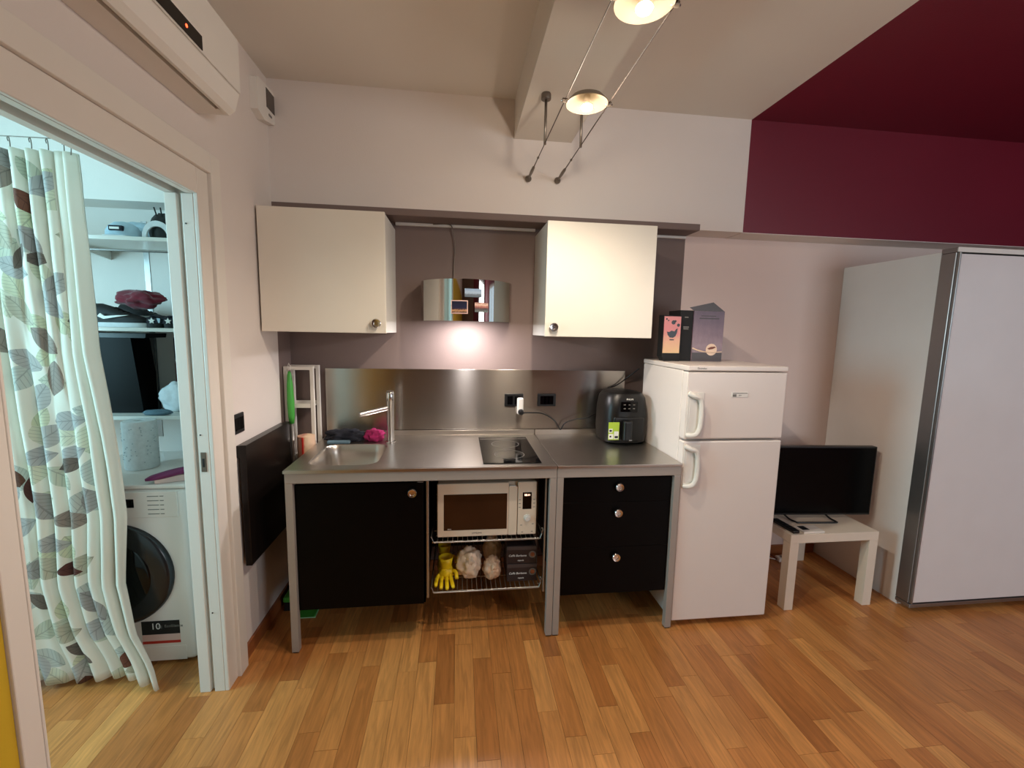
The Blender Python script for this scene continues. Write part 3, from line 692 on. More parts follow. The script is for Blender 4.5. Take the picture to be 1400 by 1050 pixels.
# sockets and cords
def socket(x0, label, holes):
    t = thing('wall_socket', label, 'socket', (x0+.06, -.0225, 1.075), group='black socket plates on the splash plate')
    p = obj('plate', MB().box((x0, -.032, 1.077), (x0+.118, -.0222, 1.157), .006, 3), BLACKPL, t)
    for hx in holes: obj('module', MB().box((x0+hx-.017, -.0335, 1.09), (x0+hx+.017, -.0318, 1.144), .002), GLASSBLK, p)
    return t
socket(.279, 'black socket plate with white adapter plugged in above the hob', (.034, .08))
t2 = socket(.487, 'black switch plate on steel between the plugged socket and the air fryer', (.034, .059, .084))
ad = thing('plug_adapter', 'white plug adapter in the black socket on the steel splash plate', 'plug', (.375, -.036, 1.05))
obj('adapter_body', MB().box((.355, -.062, 1.03), (.395, -.0345, 1.135), .01, 3), WHITEPL, ad)
obj('plug', MB().lathe([(.015, 0), (.018, -.01), (.018, -.03), (.01, -.042)], (.376, -.0625, 1.05), 'y', 16), BLACKPL, ad, 40)
(obj('power_cord', MB().tube(smoothpath([(.376, -.106, 1.05), (.43, -.1, 1.05), (.52, -.06, 1.035), (.6, -.045, .985), (.632, -.06, .935), (.66, -.06, .975), (.72, -.07, 1.0), (.8, -.1, 1.02), (.9, -.0445, 1.06)]), .004, 8), BLACKPL, af, True))
(obj('power_cord', MB().tube(smoothpath([(1.106, -.12, 1.33), (1.06, -.06, 1.27), (1.0, -.045, 1.22), (.95, -.045, 1.2)]), .004, 8), BLACKPL, fr, True))
(obj('spare_cord', MB().tube(smoothpath([(1.085, -.19, 1.15), (1.094, -.2, 1.17), (1.1, -.2, 1.1), (1.103, -.2, 1.02), (1.095, -.2, .97), (1.1, -.17, .91)]), .006, 8), BLACKPL, af, True))

# ------------------------------------------------------------------ sink corner
def cloth(name, label, c, size, m, seed, cat='cloth', amp=.35, extra=None, z0=None):
    base = z0 if z0 is not None else ZT+.0005
    o = obj(name, MB().blob((c[0], c[1], base+size[2]*.62), size, amp, 2.6, seed, 4, .6), m, smooth=80)
    return tag(o, label, cat)
cloth('dish_cloth', 'crumpled dark navy cloth behind the sink bowl', (-.65, -.155, 0), (.105, .045, .042), NAVY, 1)
cloth('dish_cloth', 'crumpled magenta cloth between navy cloth and tap', (-.49, -.15, 0), (.055, .05, .042), MAGENTA, 2)
o = obj('dish_cloth', MB().box((-.735, -.232, ZT+.0005), (-.61, -.204, ZT+.018), .007, 3), BLUEGREY); tag(o, 'rolled blue-grey cloth at the rear edge of the sink', 'cloth')
# slim white rack
rk = thing('slim_rack', 'slim white shelf rack standing in corner between wall and worktop', 'rack', (-.905, -.09, 0))
for x in (-.98, -.84):
    for y in (-.14, -.035): obj('post', MB().box((x, y, .0005), (x+.02, y+.02, 1.325), .002), TRIM, rk)
for z in (.12, .48, .80, 1.09):
    obj('shelf', MB().box((-.959, -.138, z), (-.841, -.017, z+.004)).box((-.959, -.14, z), (-.841, -.132, z+.024)).box((-.959, -.023, z), (-.841, -.015, z+.024)), TRIM, rk)
obj('top_bar', MB().box((-.96, -.14, 1.305), (-.84, -.12, 1.325), .002).box((-.96, -.035, 1.305), (-.84, -.015, 1.325), .002), TRIM, rk)
obj('tray', MB().box((-.9, -.27, .80), (-.81, -.1405, .804)), TRIM, rk)
t = thing('rolled_towel', 'rolled floral towel tied with red ribbon on the slim rack', 'towel', (-.885, -.17, .805))
obj('roll', MB().lathe([(.03, -.07), (.045, -.065), (.048, 0), (.046, .07), (.03, .075)], (-.849, -.205, .8755), 'z', 20), TOWELP, t, 50)
obj('ribbon', MB().box((-.856, -.2575, .806), (-.848, -.252, .945)), REDINK, t)
t = thing('broom', 'broom with green grip and grey pole leaning in corner by folded table', 'broom', (-.93, -.2, 0))
P0, P1 = Vector((-.925, -.165, .02)), Vector((-.94, -.163, 1.30))
q = lambda k: P0+(P1-P0)*k
obj('pole', MB().tube([q(.06), q(.78)], .011, 10), ALU, t, True)
obj('grip', MB().tube([q(.77), q(.8), q(.86), q(.94), q(.985), q(1)], [.013, .017, .019, .016, .011, .006], 12), GREEN, t, True)
obj('hanging_loop', MB().tube([q(.985)+Vector((0, 0, 0)), q(1.02)+Vector((.008, 0, 0)), q(1.035), q(1.02)-Vector((.006, 0, 0))], .002, 6, True), WHITEPL, t, True)
obj('head', MB().box((-.952, -.36, .05), (-.898, -.145, .08), .008), GREEN, t)
obj('bristles', MB().prism([(-.943, .052), (-.907, .052), (-.9, .001), (-.95, .001)], 'y', -.355, -.15), BLACKMATT, t)
# dustpan
t = thing('dustpan', 'green plastic dustpan on the floor under the sink unit', 'dustpan', (-.8, -.37, 0))
obj('pan', MB().box((-.86, -.425, .001), (-.768, -.32, .005), .001).box((-.86, -.324, .001), (-.768, -.318, .028)).box((-.772, -.425, .001), (-.766, -.318, .014)), GREEN, t)
obj('rim', MB().tube([(-.86, -.428, .004), (-.764, -.428, .004), (-.764, -.32, .012)], .003, 6), mat('pale_green_plastic', (150, 206, 160), .4), t)
# folded wall table and switch
t = thing('folding_wall_table', 'black drop-leaf table folded flat against the left wall', 'table', (XL+.02, -.44, .44))
obj('leaf', MB().box((XL+.018, -.692, .455), (XL+.046, -.176, 1.02), .002), DARKBR, t)
obj('wall_batten', MB().box((XL+.0005, -.68, .96), (XL+.0175, -.19, 1.015)).box((XL+.0005, -.46, .5), (XL+.0175, -.42, .958)), DARKBR, t)
t = thing('light_switch', 'black square light switch on the wall above the folded table', 'switch', (XL, -.66, 1.07))
obj('plate', MB().box((XL+.0005, -.712, 1.068), (XL+.01, -.612, 1.158), .008, 3), BLACKPL, t)
for k in range(3): obj('rocker', MB().box((XL+.0095, -.703+.0285*k, 1.085), (XL+.012, -.677+.0285*k, 1.141), .002), GLASSBLK, t)

# ------------------------------------------------------------------ air conditioner and thermostat
ac = thing('air_conditioner', 'white split air conditioner on the wall above the doorway', 'air conditioner', (XL, -1.25, 2.335))
prof = [(XL+.0005, 2.335), (XL+.088, 2.335), (XL+.088, 2.385), (XL+.1035, 2.385), (XL+.1035, 2.335), (XL+.115, 2.335), (XL+.135, 2.352), (XL+.152, 2.41), (XL+.152, 2.6), (XL+.13, 2.622), (XL+.0005, 2.622)]
obj('housing', MB().prism(prof, 'y', -1.7, -.822), TRIM, ac)
obj('front_panel', MB().box((XL+.1522, -1.698, 2.413), (XL+.158, -.823, 2.6), .002), WHITEPL, ac)
for ya, yb in ((-1.7, -1.66), (-.87, -.822)): obj('slot_end', MB().box((XL+.0882, ya, 2.335), (XL+.1033, yb, 2.3848)), TRIM, ac)
obj('louvre', MB().prism([(XL+.104, 2.3335), (XL+.116, 2.334), (XL+.1365, 2.3505), (XL+.1525, 2.406), (XL+.155, 2.405), (XL+.138, 2.348), (XL+.118, 2.331)], 'y', -1.69, -.83), WHITEPL, ac)
dsp = obj('display', MB().box((XL+.1585, -1.5, 2.418), (XL+.1605, -1.075, 2.462), .001), GLASSBLK, ac)
obj('indicator_light', MB().lathe([(.005, 0), (.005, .001)], (XL+.1606, -1.16, 2.44), 'x', 12), LEDRED, dsp)
t = thing('thermostat', 'white room thermostat with dark screen high on the wall corner', 'thermostat', (XL, -.24, 2.55))
obj('housing', MB().prism([(-.37, 2.565), (-.37, 2.705), (-.355, 2.715), (-.19, 2.73), (-.155, 2.715), (-.155, 2.6), (-.185, 2.57), (-.30, 2.545)], 'x', XL+.0005, XL+.034), WHITEPL, t)
obj('screen', MB().box((XL+.0335, -.27, 2.62), (XL+.036, -.175, 2.71), .001), mat('lcd_screen', (64, 54, 46), .2, var=.05), t)
obj('button', MB().box((XL+.0335, -.25, 2.588), (XL+.037, -.215, 2.598), .001), GREYINK, t)

# ------------------------------------------------------------------ cable lights
CABLE = mat('dark_braided_steel', (74, 62, 54), .6, .2, var=.1)
CXA, CXB, CZ = .372, .537, 2.388
cr = thing('cable_lighting_track', 'pair of thin steel cables with posts stretched below the ceiling beam', 'cable track', (.4545, -.173, CZ))
for x in (CXA, CXB):
    obj('cable', MB().tube([(x, -.49, CZ), (x, YR+.02, CZ)], .0022, 8), CABLE, cr, True)
    obj('tensioner', MB().tube([(x, -.205, CZ), (x, -.22, CZ), (x, -.3, CZ), (x, -.36, CZ), (x, -.37, CZ), (x, -.48, CZ), (x, -.485, CZ), (x, -.5, CZ)], [.004, .006, .009, .007, .003, .003, .006, .003], 10), GREYMETAL, cr, True)
    obj('wall_anchor', MB().lathe([(.01, 0), (.016, -.004), (.018, -.014), (.014, -.026), (.006, -.033)], (x, YS-.0005, CZ), 'y', 16), GREYMETAL, cr, 40)
    obj('post', MB().tube([(x, -.655, CZ-.006), (x, -.655, 2.58)], .006, 10), GREYMETAL, cr, True)
    obj('ceiling_rose', MB().lathe([(.021, 0), (.022, .003), (.022, .022), (.02, .026)], (x, -.655, 2.5705), 'z', 20), GREYMETAL, cr, 40)
def lamp(y, label, watts):
    t = thing('cable_lamp', label, 'lamp', (.4545, y, CZ-.03), group='lamps on the steel cables')
    c = (.4545, y, CZ)
    obj('dish', MB().lathe([(.006, .03), (.03, .028), (.06, .014), (.076, -.004), (.078, -.006), (.0765, -.008), (.058, .008), (.03, .0215), (.006, .0235)], c, 'z', 36), LAMPGLASS, t, 40)
    obj('holder', MB().lathe([(.012, .0235), (.012, .0), (.017, -.004), (.017, -.012)], c, 'z', 16), CHROME, t, 40)
    obj('bulb', MB().lathe([(.004, -.0125), (.019, -.0135), (.022, -.019), (.017, -.027), (.004, -.031)], c, 'z', 20), BULB, t, True)
    for x0, x1 in ((CXA-.014, .4545-.07), (.4545+.07, CXB+.014)): obj('arm', MB().tube([(x0, y, CZ-.002), (x1, y, CZ-.002)], .0035, 8), CHROME, t, True)
    for x in (CXA, CXB): obj('clamp', MB().lathe([(.008, -.009), (.008, .009)], (x, y, CZ), 'x', 12), GREYMETAL, t, 40)
    for kind, e in (('SPOT', watts*.86), ('POINT', watts*.14)):
        l = bpy.data.lights.new('lamp_light', kind); l.energy = e; l.color = (1, .86, .71); l.shadow_soft_size = .02
        if kind == 'SPOT': l.spot_size = math.radians(156); l.spot_blend = .6
        o = bpy.data.objects.new('lamp_light', l); COL.objects.link(o); o.location = (.4545, y, CZ-.05)
lamp(-1.03, 'satin dish lamp on cables beside the ceiling posts', 29)
lamp(-1.535, 'brightly glowing dish lamp on cables farther from the wall anchors', 22)

# ------------------------------------------------------------------ TV corner
st = thing('side_table', 'low square white side table under the television', 'table', (2.108, -.332, 0))
TX0, TX1, TY0, TY1 = 1.833, 2.383, -.607, -.057
obj('tabletop', MB().box((TX0, TY0, .4), (TX1, TY1, .45), .001), WOODTAB, st)
for x in (TX0, TX1-.053):
    for y in (TY0, TY1-.053): obj('leg', MB().box((x, y, .0005), (x+.053, y+.053, .3995), .001), WOODTAB, st)
tv = thing('television', 'black flat television on looped feet on white side table', 'television', (2.13, -.4, .4505), math.radians(-4))
obj('frame', MB().box((-.365, -.012, .022), (.365, .028, .448), .004), BLACKPL, tv, local=True)
obj('screen', MB().box((-.357, -.0135, .034), (.357, -.0115, .44)), mat('tv_panel', (4, 4, 5), .25, var=.02, spec=.1), tv, local=True)
obj('rear_housing', MB().box((-.24, .0285, .05), (.24, .06, .3), .015), BLACKPL, tv, local=True)
obj('stand', MB().tube(smoothpath([(-.17, .005, .024), (-.158, -.03, .008), (-.145, -.07, .006), (-.12, -.082, .006), (.08, -.082, .006), (.105, -.07, .006), (.1, -.03, .008), (.09, .005, .024)], 6), .0052, 8), BLACKPL, tv, True, local=True)
rm = thing('remote_control', 'black remote control at the left edge of side table', 'remote', (1.872, -.51, .4505), math.radians(2))
obj('case', MB().box((-.021, -.085, 0), (.021, .085, .018), .006, 3), BLACKPL, rm, local=True)
for i in range(12): obj('button', MB().box((-.013+.011*(i % 3), -.06+.026*(i//3), .0175), (-.006+.011*(i % 3), -.05+.026*(i//3), .0195), .001), BLACKMATT, rm, local=True)
t = thing('media_box', 'small white flat box with dark square beside the remote', 'box', (1.985, -.555, .4505))
obj('case', MB().box((1.915, -.6, .4505), (2.045, -.52, .462), .002), WHITEPL, t)
obj('dark_patch', MB().box((1.93, -.575, .4619), (1.972, -.528, .4628)), BLACKINK, t)
t = thing('power_strip', 'white power strip on the floor under side table', 'power strip', (2.2, -.09, 0))
obj('case', MB().box((2.19, -.12, .001), (2.31, -.075, .03), .004), WHITEPL, t)
obj('outlet', MB().lathe([(.014, 0), (.014, .002)], (2.225, -.098, .0295), 'z', 12), GREYINK, t)
obj('outlet', MB().lathe([(.014, 0), (.014, .002)], (2.27, -.098, .0295), 'z', 12), GREYINK, t)
tag(obj('tv_cable', MB().tube(smoothpath([(2.15, -.03, .4), (2.16, -.02, .2), (2.15, -.04, .06), (2.182, -.105, .016)]), .004, 6), mat('maroon_cable', (90, 30, 26), .5), smooth=True), 'dark red cable running down behind side table to power strip', 'cord')
tag(obj('mains_lead', MB().tube(smoothpath([(1.72, -.1, .05), (1.78, -.05, .03), (1.95, -.03, .007), (2.1, -.04, .007), (2.178, -.095, .012)]), .004, 6), WHITEPL, smooth=True), 'white lead on the floor behind fridge and side table', 'cord')

# ------------------------------------------------------------------ wardrobe
wd = thing('wardrobe', 'tall white sliding-door wardrobe with aluminium frame below burgundy wall', 'wardrobe', (3.4, -.35, 0))
WX0, WX1, WZ = 2.552, 4.35, 2.008
obj('side_panel', MB().box((WX0, -.612, .0005), (WX0+.03, -.002, WZ), .001), WARD, wd)
obj('side_panel', MB().box((WX1-.03, -.612, .0005), (WX1, -.002, WZ), .001), WARD, wd)
obj('top_panel', MB().box((WX0+.03, -.612, WZ-.03), (WX1-.03, -.002, WZ-.001)), WARD, wd)
obj('bottom_panel', MB().box((WX0+.03, -.612, .0005), (WX1-.03, -.002, .06)), WARD, wd)
obj('back_panel', MB().box((WX0+.03, -.01, .06), (WX1-.03, -.003, WZ-.03)), WARD, wd)
obj('top_rail', MB().box((WX0-.016, -.69, WZ-.012), (WX1, -.613, WZ+.012), .001), ALU, wd)
obj('top_rail_face', MB().box((WX0-.016, -.694, WZ-.012), (WX1, -.6905, WZ+.012)), WHITEPL, wd)
obj('upright', MB().box((WX0-.016, -.685, .055), (WX0+.012, -.613, WZ-.013), .002), ALU, wd)
obj('bottom_rail', MB().box((WX0-.016, -.697, .03), (WX1, -.613, .052), .002), ALU, wd)
for xa, xb, y in ((WX0-.01, 3.46, -.686), (3.44, WX1, -.655)):
    d = obj('sliding_door', MB().box((xa+.008, y-.012, .062), (xb-.008, y+.008, WZ-.022), .001), WARDDOOR, wd)
    obj('door_edge_profile', MB().box((xa, y-.014, .055), (xa+.0078, y+.009, WZ-.015), .001), ALU, d)
    obj('door_edge_profile', MB().box((xb-.0078, y-.014, .055), (xb, y+.009, WZ-.015), .001), ALU, d)

# ------------------------------------------------------------------ bathroom
# curtain
def interp(tab, z):
    tab = sorted(tab)
    if z <= tab[0][0]: return tab[0][1]
    for (a, b), (c, d) in zip(tab, tab[1:]):
        if z <= c: return b+(d-b)*(z-a)/(c-a)
    return tab[-1][1]
edge = [(0, -1.245), (.12, -1.28), (.25, -1.345), (.47, -1.395), (.76, -1.37), (1.1, -1.387), (1.43, -1.42), (1.94, -1.43), (2.19, -1.432)]
cu = thing('curtain', 'cream leaf-print curtain hanging in the bathroom doorway', 'curtain', (-1.72, -.78, 0))
mb = MB(); bm = mb.bm; NU, NV = 150, 60
UVL = bm.loops.layers.uv.new('UVMap'); grid = []; uvs = {}
XA = -2.1
for j in range(NV+1):
    zz = j/NV; row = []
    z0_ = .03+2.145*zz
    xe = interp(edge, z0_)
    for i in range(NU+1):
        u = i/NU
        z = z0_
        x = XA+(xe-XA)*u
        amp = .018-.009*u
        ph = 2*PI*(4.2*u+5.0*u**3)+.8*math.sin(2.1*z)+1.5
        y = -.80+amp*math.sin(ph)+.009*math.sin(2*PI*13*u+1.7*z)*(.3+u)+.006*noise.noise(Vector((u*9, z*4, 3)))
        x += .009*math.cos(ph)*(.4+.4*u)
        if u > .8:     # turned and gathered edge, its lower corner kicked into the room
            k = (u-.8)/.2; low = max(0, 1-z/.5)
            y += -.07*k*low+.012*k*math.sin(2*PI*3*k+z)
            z -= .028*k*low*math.exp(-z*6)
        if j == 0: z += .006*math.sin(9*u)
        v = bm.verts.new((x, y, max(z, .004))); row.append(v); uvs[v] = (u*1.0, z)
    grid.append(row)
for j in range(NV):
    for i in range(NU):
        f = bm.faces.new((grid[j][i], grid[j][i+1], grid[j+1][i+1], grid[j+1][i]))
        for l in f.loops: l[UVL].uv = uvs[l.vert]
oc = obj('fabric', mb, CURT, cu, True)
md = oc.modifiers.new('thickness', 'SOLIDIFY'); md.thickness = .0015
hx = [-1.99, -1.84, -1.70, -1.645, -1.575, -1.52, -1.468, -1.445]
for x in hx:
    obj('hook', MB().tube(smoothpath([(x, -.80, 2.165), (x+.004, -.802, 2.19), (x, -.80, 2.2165), (x-.005, -.8, 2.2115), (x-.003, -.8, 2.2)], 3), .0016, 6), GREYMETAL, cu, True)
tag(obj('curtain_wire', MB().tube([(BX0+.005, -.80, 2.205), (-2.0, -.80, 2.2125), (XL-WT-.002, -.80, 2.224)], .002, 6), GREYMETAL), 'thin wire carrying the curtain across the bathroom', 'curtain wire')
# washing machine
wm = thing('washing_machine', 'white front-loading washing machine with dark door behind the curtain', 'washing machine', (-1.5, -.4, 0))
WA, WB, WY = -1.8, -1.2, -.7
obj('body', MB().box((WA, WY, .012), (WB, -.14, .83), .025, 4), FRIDGE, wm, 40)
obj('top', MB().box((WA+.002, WY+.004, .8305), (WB-.002, -.142, .85), .006), FRIDGE, wm)
pl = obj('control_panel', MB().box((WA+.012, WY-.004, .705), (WB-.03, WY+.001, .822), .003), FRIDGE, wm)
obj('display', MB().box((-1.48, WY-.0055, .752), (-1.405, WY-.0035, .79)), GLASSBLK, pl)
for i in range(5):
    obj('programme_mark', MB().box((-1.35-.006*i*0+.0, WY-.0052, .80-.02*i), (-1.305, WY-.0038, .803-.02*i)).box((-1.3, WY-.0052, .80-.02*i), (-1.285, WY-.0038, .803-.02*i)), GREYINK, pl)
obj('programme_dial', MB().lathe([(.035, 0), (.033, -.018), (.028, -.02)], (-1.6, WY-.004, .765), 'y', 28), WHITEPL, pl, 40)
pd = obj('door', MB().lathe([(.235, 0), (.235, -.012), (.225, -.024), (.2, -.03), (.16, -.034)], (-1.5, WY-.0005, .445), 'y', 56), mat('washer_door_rim', (26, 25, 27), .25, var=.05), wm, 40)
obj('door_glass', MB().lathe([(.158, -.0345), (.15, -.04), (.1, -.048), (.03, -.05)], (-1.5, WY-.0005, .445), 'y', 40), GLASSBLK, pd, 60)
lab = obj('capacity_label', MB().box((-1.42, WY-.0012, .15), (-1.262, WY-.0002, .215)), BLACKINK, wm)
text('lettering', '10', .042, (-1.362, WY-.0016, .188), FACING, WHITEINK, lab)
text('lettering', 'kg  EcoSilence', .018, (-1.3, WY-.0016, .188), FACING, GREYINK, lab)
obj('label_band', MB().box((-1.42, WY-.0012, .118), (-1.262, WY-.0002, .1495)), PINKINK, lab)
obj('label_band', MB().box((-1.42, WY-.0014, .105), (-1.262, WY-.0002, .1178)), REDINK, lab)
obj('kick_plate', MB().box((WA+.03, WY-.001, .02), (WB-.04, WY+.001, .09), .001), FRIDGE, wm)
for x in (WA+.05, WB-.05):
    for y in (WY+.05, -.2): obj('foot', MB().lathe([(.018, 0), (.018, .013)], (x, y, .0005), 'z', 10), BLACKPL, wm)
# kitchen paper roll
t = thing('kitchen_roll', 'large dotted kitchen paper roll on the washing machine', 'paper roll', (-1.54, -.43, .8505))
obj('paper', MB().lathe([(.022, 0), (.066, .001), (.068, .01), (.068, .225), (.065, .232), (.022, .232), (.02, .225), (.02, .004)], (-1.54, -.43, .8505), 'z', 36, False), PAPER, t, 40)
mb = MB()
for i in range(46):
    a = random.uniform(-2.6, .3); z = random.uniform(.88, 1.06); c, s_ = math.cos(a), math.sin(a)
    mb.box((-1.54+.0682*c-.0018, -.43+.0682*s_-.0018, z), (-1.54+.0682*c+.0018, -.43+.0682*s_+.0018, z+.0036))
obj('dot_print', mb, mat('pale_grey_print', (176, 186, 190), .8), t)['kind'] = 'stuff'
# purple brush
t = thing('clothes_brush', 'purple oval brush on the front of washing machine top', 'brush', (-1.275, -.655, .8505), .35)
obj('back', MB().loft([[(.095*k*math.cos(a*PI/8), .026*k*math.sin(a*PI/8), h+.018*(math.cos(a*PI/8)*k)) for a in range(16)] for k, h in ((.75, .026), (1, .032), (1, .042), (.8, .05), (.3, .054))]), PURPLE, t, 50, local=True)
obj('bristles', MB().box((-.06, -.015, 0), (.06, .015, .03), .003), PINKINK, t, local=True)
# shelves
def shelf(z, label):
    t = thing('wall_shelf', label, 'shelf', (-1.6, -.18, z), group='white shelves on the bathroom wall')
    obj('board', MB().box((-2.4, -.36, z), (-1.1, -.003, z+.018), .001), WHITEPL, t)
    for x in (-2.1, -1.9, -1.2): obj('bracket', MB().prism([(-.003, z-.001), (-.003, z-.05), (-.3, z-.012), (-.3, z-.001)], 'x', x-.006, x+.006), WHITEPL, t)
tag(obj('towel_bar', MB().tube([(-2.38, -.345, 1.893), (-1.12, -.345, 1.893)], .006, 8).box((-2.2, -.35, 1.893), (-2.19, -.34, 1.9375)).box((-1.22, -.35, 1.893), (-1.21, -.34, 1.9375)), ALU), 'slim metal bar fixed below the topmost shelf', 'bar')
shelf(1.938, 'topmost white wall shelf with cap and black bag')
shelf(1.508, 'white wall shelf carrying the black shoes')
shelf(1.07, 'white wall shelf carrying black case and pale folded cloth')
for x in (-1.72,): tag(obj('shelf_rail', MB().box((x-.014, -.0029, .9), (x+.014, -.0005, 2.1)), ALU), 'slotted metal shelf rail on the bathroom wall', 'rail')
Z1, Z2, Z3 = 1.9565, 1.5265, 1.0885
# folded cloth + cap
tag(obj('folded_cloth', MB().blob((-1.665, -.12, Z1+.045), (.1, .07, .065), .2, 1.8, 4, 4, .7), PALEBLUE, smooth=80), 'pale blue folded cloth behind the cap on topmost shelf', 'cloth')
t = thing('baseball_cap', 'pale cap with dark label band on topmost shelf', 'cap', (-1.62, -.29, Z1))
mb = MB(); secs = []
for h, k in ((.0005, 1), (.03, .97), (.055, .8), (.072, .5), (.078, .15)):
    secs.append([(-1.63+.075*k*math.cos(a*PI/10), -.29+.06*k*math.sin(a*PI/10), Z1+h) for a in range(20)])
obj('crown', mb.loft(secs), PALEBLUE, t, 60)
obj('brim', MB().prism(rrect(-1.69, -1.57, -.355, -.31, .02), 'z', Z1+.0005, Z1+.005), WHITECLOTH, t)
obj('label_band', MB().box((-1.655, -.353, Z1+.026), (-1.595, -.335, Z1+.05), .003), NAVY, t)
obj('lettering', MB().box((-1.648, -.3545, Z1+.032), (-1.607, -.3525, Z1+.042)), WHITEINK, t)
# black bag with white arch
t = thing('shoulder_bag', 'black bag with white arched front panel on topmost shelf', 'bag', (-1.46, -.25, Z1))
secs = []
for h, k in ((.0005, .92), (.03, 1), (.07, .96), (.1, .8), (.125, .55)):
    secs.append([(-1.455+.075*k*math.cos(a*PI/10), -.25+.075*k*math.sin(a*PI/10), Z1+h+.006*math.sin(a*2.3)*(h > .09)) for a in range(20)])
obj('body', MB().loft(secs), BLACKMATT, t, 60)
A = [(-1.455+.066*math.cos(k*PI/14), Z1+.004+.078*math.sin(k*PI/14)) for k in range(15)]
Bq = [(-1.455+.047*math.cos(k*PI/14), Z1+.004+.052*math.sin(k*PI/14)) for k in range(15)][::-1]
obj('white_arch', MB().prism(A+Bq, 'y', -.337, -.328), WHITECLOTH, t)
for dx in (-.014, .008): obj('strap_end', MB().tube([(-1.455+dx, -.3, Z1+.105), (-1.457+dx*1.3, -.31, Z1+.15)], .003, 6), BLACKMATT, t)
obj('flap', MB().blob((-1.40, -.21, Z1+.09), (.03, .05, .06), .3, 2, 3, 3), BLACKMATT, t, True)
# shoes
def shoe(label, loc, rz, Lh, up_m, sole_m, stripe=None, star=False, h=1.0, lace=True):
    t = thing('shoe', label, 'shoe', loc, rz)
    def foot(x): return .036+.012*math.exp(-((x-.2)/.07)**2)-.016*max(0, (x-.24)/.06)
    xs = [0, .015, .05, .1, .15, .2, .24, .265, .28]
    top = [.085, .1, .1, .088, .07, .056, .047, .038, .022]
    k = Lh/.28; s1, s2 = [], []
    for x, zt in zip(xs, top):
        wq = foot(x)*(.75 if x in (0, .28) else 1)
        s1.append([(x*k, wq*k*math.cos(a*PI/8), .022+max(0, (zt*h-.022))*(.5+.5*math.sin(a*PI/8)) if math.sin(a*PI/8) > -.01 else .022) for a in range(16)])
        s2.append([(x*k, (wq+.004)*k*c_, z_) for c_, z_ in ((-1, 0), (1, 0), (1, .0225), (-1, .0225))])
    obj('upper', MB().loft(s1), up_m, t, 60, local=True)
    obj('sole', MB().loft(s2), sole_m, t, 40, local=True)
    if lace:
        lc = MB()
        for x in (.115, .135, .155, .175):
            zt = interp(list(zip(xs, top)), x)*h+.001; lc.tube([(x*k, -.018, zt-.004), (x*k, 0, zt+.002), (x*k, .018, zt-.004)], .0025, 5)
        obj('laces', lc, BLACKMATT, t, local=True)
    if stripe:
        for s_ in (-1, 1):
            P_ = [(.06, .045), (.09, .034), (.16, .044), (.215, .052), (.15, .05), (.095, .046), (.075, .058)]
            obj('side_stripe', MB().prism([(x*k, z*h) for x, z in P_], 'y', s_*.05*k-.004, s_*.05*k+.0015), stripe, t, local=True)
    if star:
        pts = []
        for q_ in range(10):
            r_ = .017 if q_ % 2 == 0 else .007; a = PI/2+q_*PI/5; pts.append((r_*math.cos(a), .034+r_*math.sin(a)))
        obj('star', MB().prism(pts, 'x', .279*k, .283*k), WHITEINK, t, local=True)
    return t
shoe('black trainer with white swoosh stripe and white sole on the shelf', (-1.81, -.27, Z2), math.radians(-4), .265, BLACKMATT, WHITECLOTH, WHITEINK, h=1.15)
shoe('black trainer tucked behind the white-soled trainer', (-1.80, -.12, Z2), math.radians(4), .27, BLACKMATT, BLACKMATT, WHITEINK, h=1.2)
tag(obj('folded_garment', MB().blob((-1.62, -.22, Z2+.142), (.105, .07, .045), .4, 1.6, 8, 4), MAROON, smooth=80), 'dark red cloth lying over the black trainers', 'cloth')
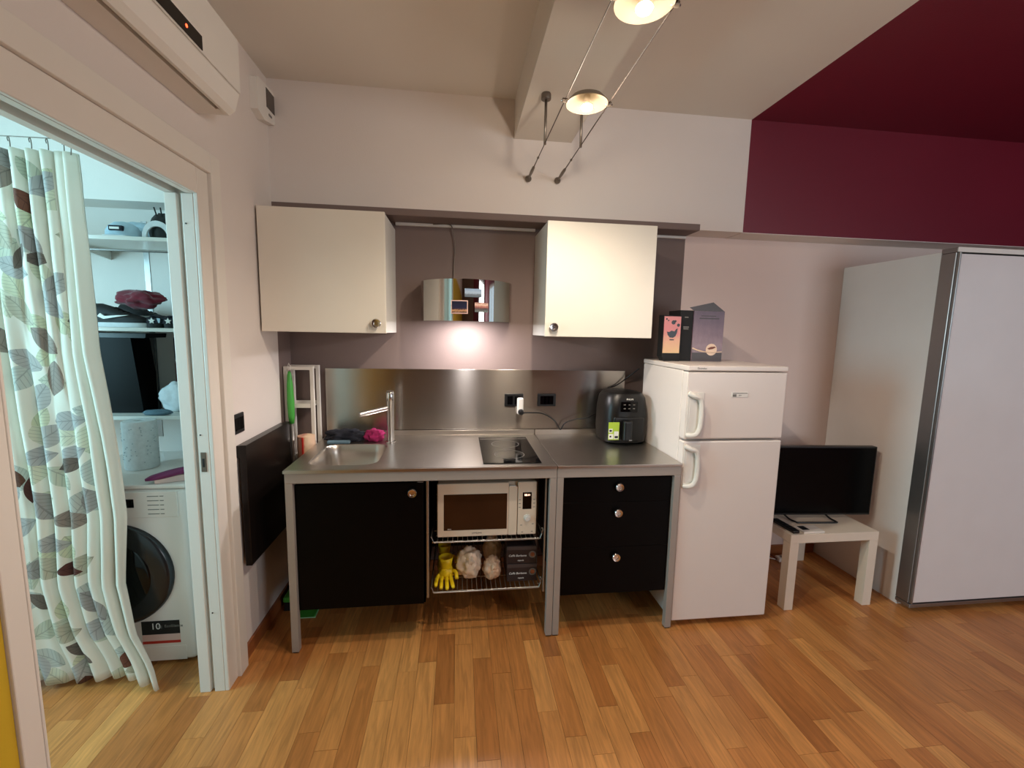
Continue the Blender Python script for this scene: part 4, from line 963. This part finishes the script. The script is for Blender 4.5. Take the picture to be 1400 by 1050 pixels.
def starslide(x, label):
    t = thing('slide_sandal', label, 'sandal', (x, -.3, Z2), group='star slides on the shoe shelf')
    obj('sole', MB().prism(rrect(x-.034, x+.034, -.345, -.125, .03), 'z', Z2+.0005, Z2+.022), BLACKMATT, t)
    A = [(x+.036*math.cos(k*PI/12), Z2+.02+.042*math.sin(k*PI/12)) for k in range(13)]
    Bq = [(x+.031*math.cos(k*PI/12), Z2+.02+.037*math.sin(k*PI/12)) for k in range(13)][::-1]
    obj('strap', MB().prism(A+Bq, 'y', -.33, -.25).box((x-.03, -.334, Z2+.0225), (x+.03, -.3305, Z2+.05), .003), NAVY, t)
    pts = []
    for q_ in range(10):
        r_ = .017 if q_ % 2 == 0 else .0075; a = PI/2+q_*PI/5; pts.append((x-.006+r_*math.cos(a), Z2+.034+r_*math.sin(a)))
    obj('star', MB().prism(pts, 'y', -.338, -.3345), WHITEINK, t)
    obj('pale_side', MB().prism([(x+.017, Z2+.048), (x+.033, Z2+.046), (x+.03, Z2+.026), (x+.024, Z2+.024)], 'y', -.337, -.3345), PALEBLUE, t)
starslide(-1.502, 'navy star slide right beside the white-soled trainer')
starslide(-1.428, 'navy star slide with the other slide between it and the trainer')
tag(obj('knit_hat', MB().blob((-1.42, -.06, Z2+.068), (.055, .04, .075), .25, 2, 5, 4, .88), BLACKMATT, smooth=True), 'black bundled hat behind the star slides', 'hat')
# lower shelf: black case, rust bag, cloths
t = thing('document_case', 'tall black case standing on the lower shelf behind curtain', 'case', (-1.75, -.2, Z3))
obj('shell', MB().prism([(-1.9, Z3), (-1.62, Z3), (-1.655, Z3+.385), (-1.9, Z3+.385)], 'y', -.27, -.13), BLACK, t)
obj('lid_edge', MB().prism([(-1.9, Z3+.3855), (-1.58, Z3+.3855), (-1.575, Z3+.408), (-1.9, Z3+.408)], 'y', -.28, -.12), BLACKPL, t)
obj('prop', MB().tube([(-1.585, -.2, Z3+.384), (-1.59, -.2, Z3+.006)], .006, 8), BLACKPL, t)
t = thing('fabric_bag', 'rust red bag with dark grey top added to darken the back of lower shelf', 'bag', (-1.4, -.06, Z3))
obj('bag_body', MB().box((-1.57, -.1, Z3), (-1.2, -.02, Z3+.27), .03, 3), RUST, t, 50)
obj('flap', MB().box((-1.565, -.104, Z3+.25), (-1.205, -.016, Z3+.4), .025, 3), mat('charcoal_shelf_shade', (44, 44, 48), .9, var=.15, vscale=30), t, 50)  # dark grey top added to the bag so the shelf interior looks shaded
tag(obj('folded_cloth', MB().blob((-1.475, -.205, Z3+.07), (.1, .055, .085), .25, 1.6, 11, 4, .82), WHITECLOTH, smooth=80), 'pale crumpled cloth on the lower shelf before the rust bag', 'cloth')
tag(obj('folded_cloth', MB().blob((-1.52, -.325, Z3+.012), (.07, .03, .016), .2, 2, 12, 3, .7), BLUEGREY, smooth=80), 'blue-grey folded cloth at the front edge of lower shelf', 'cloth')
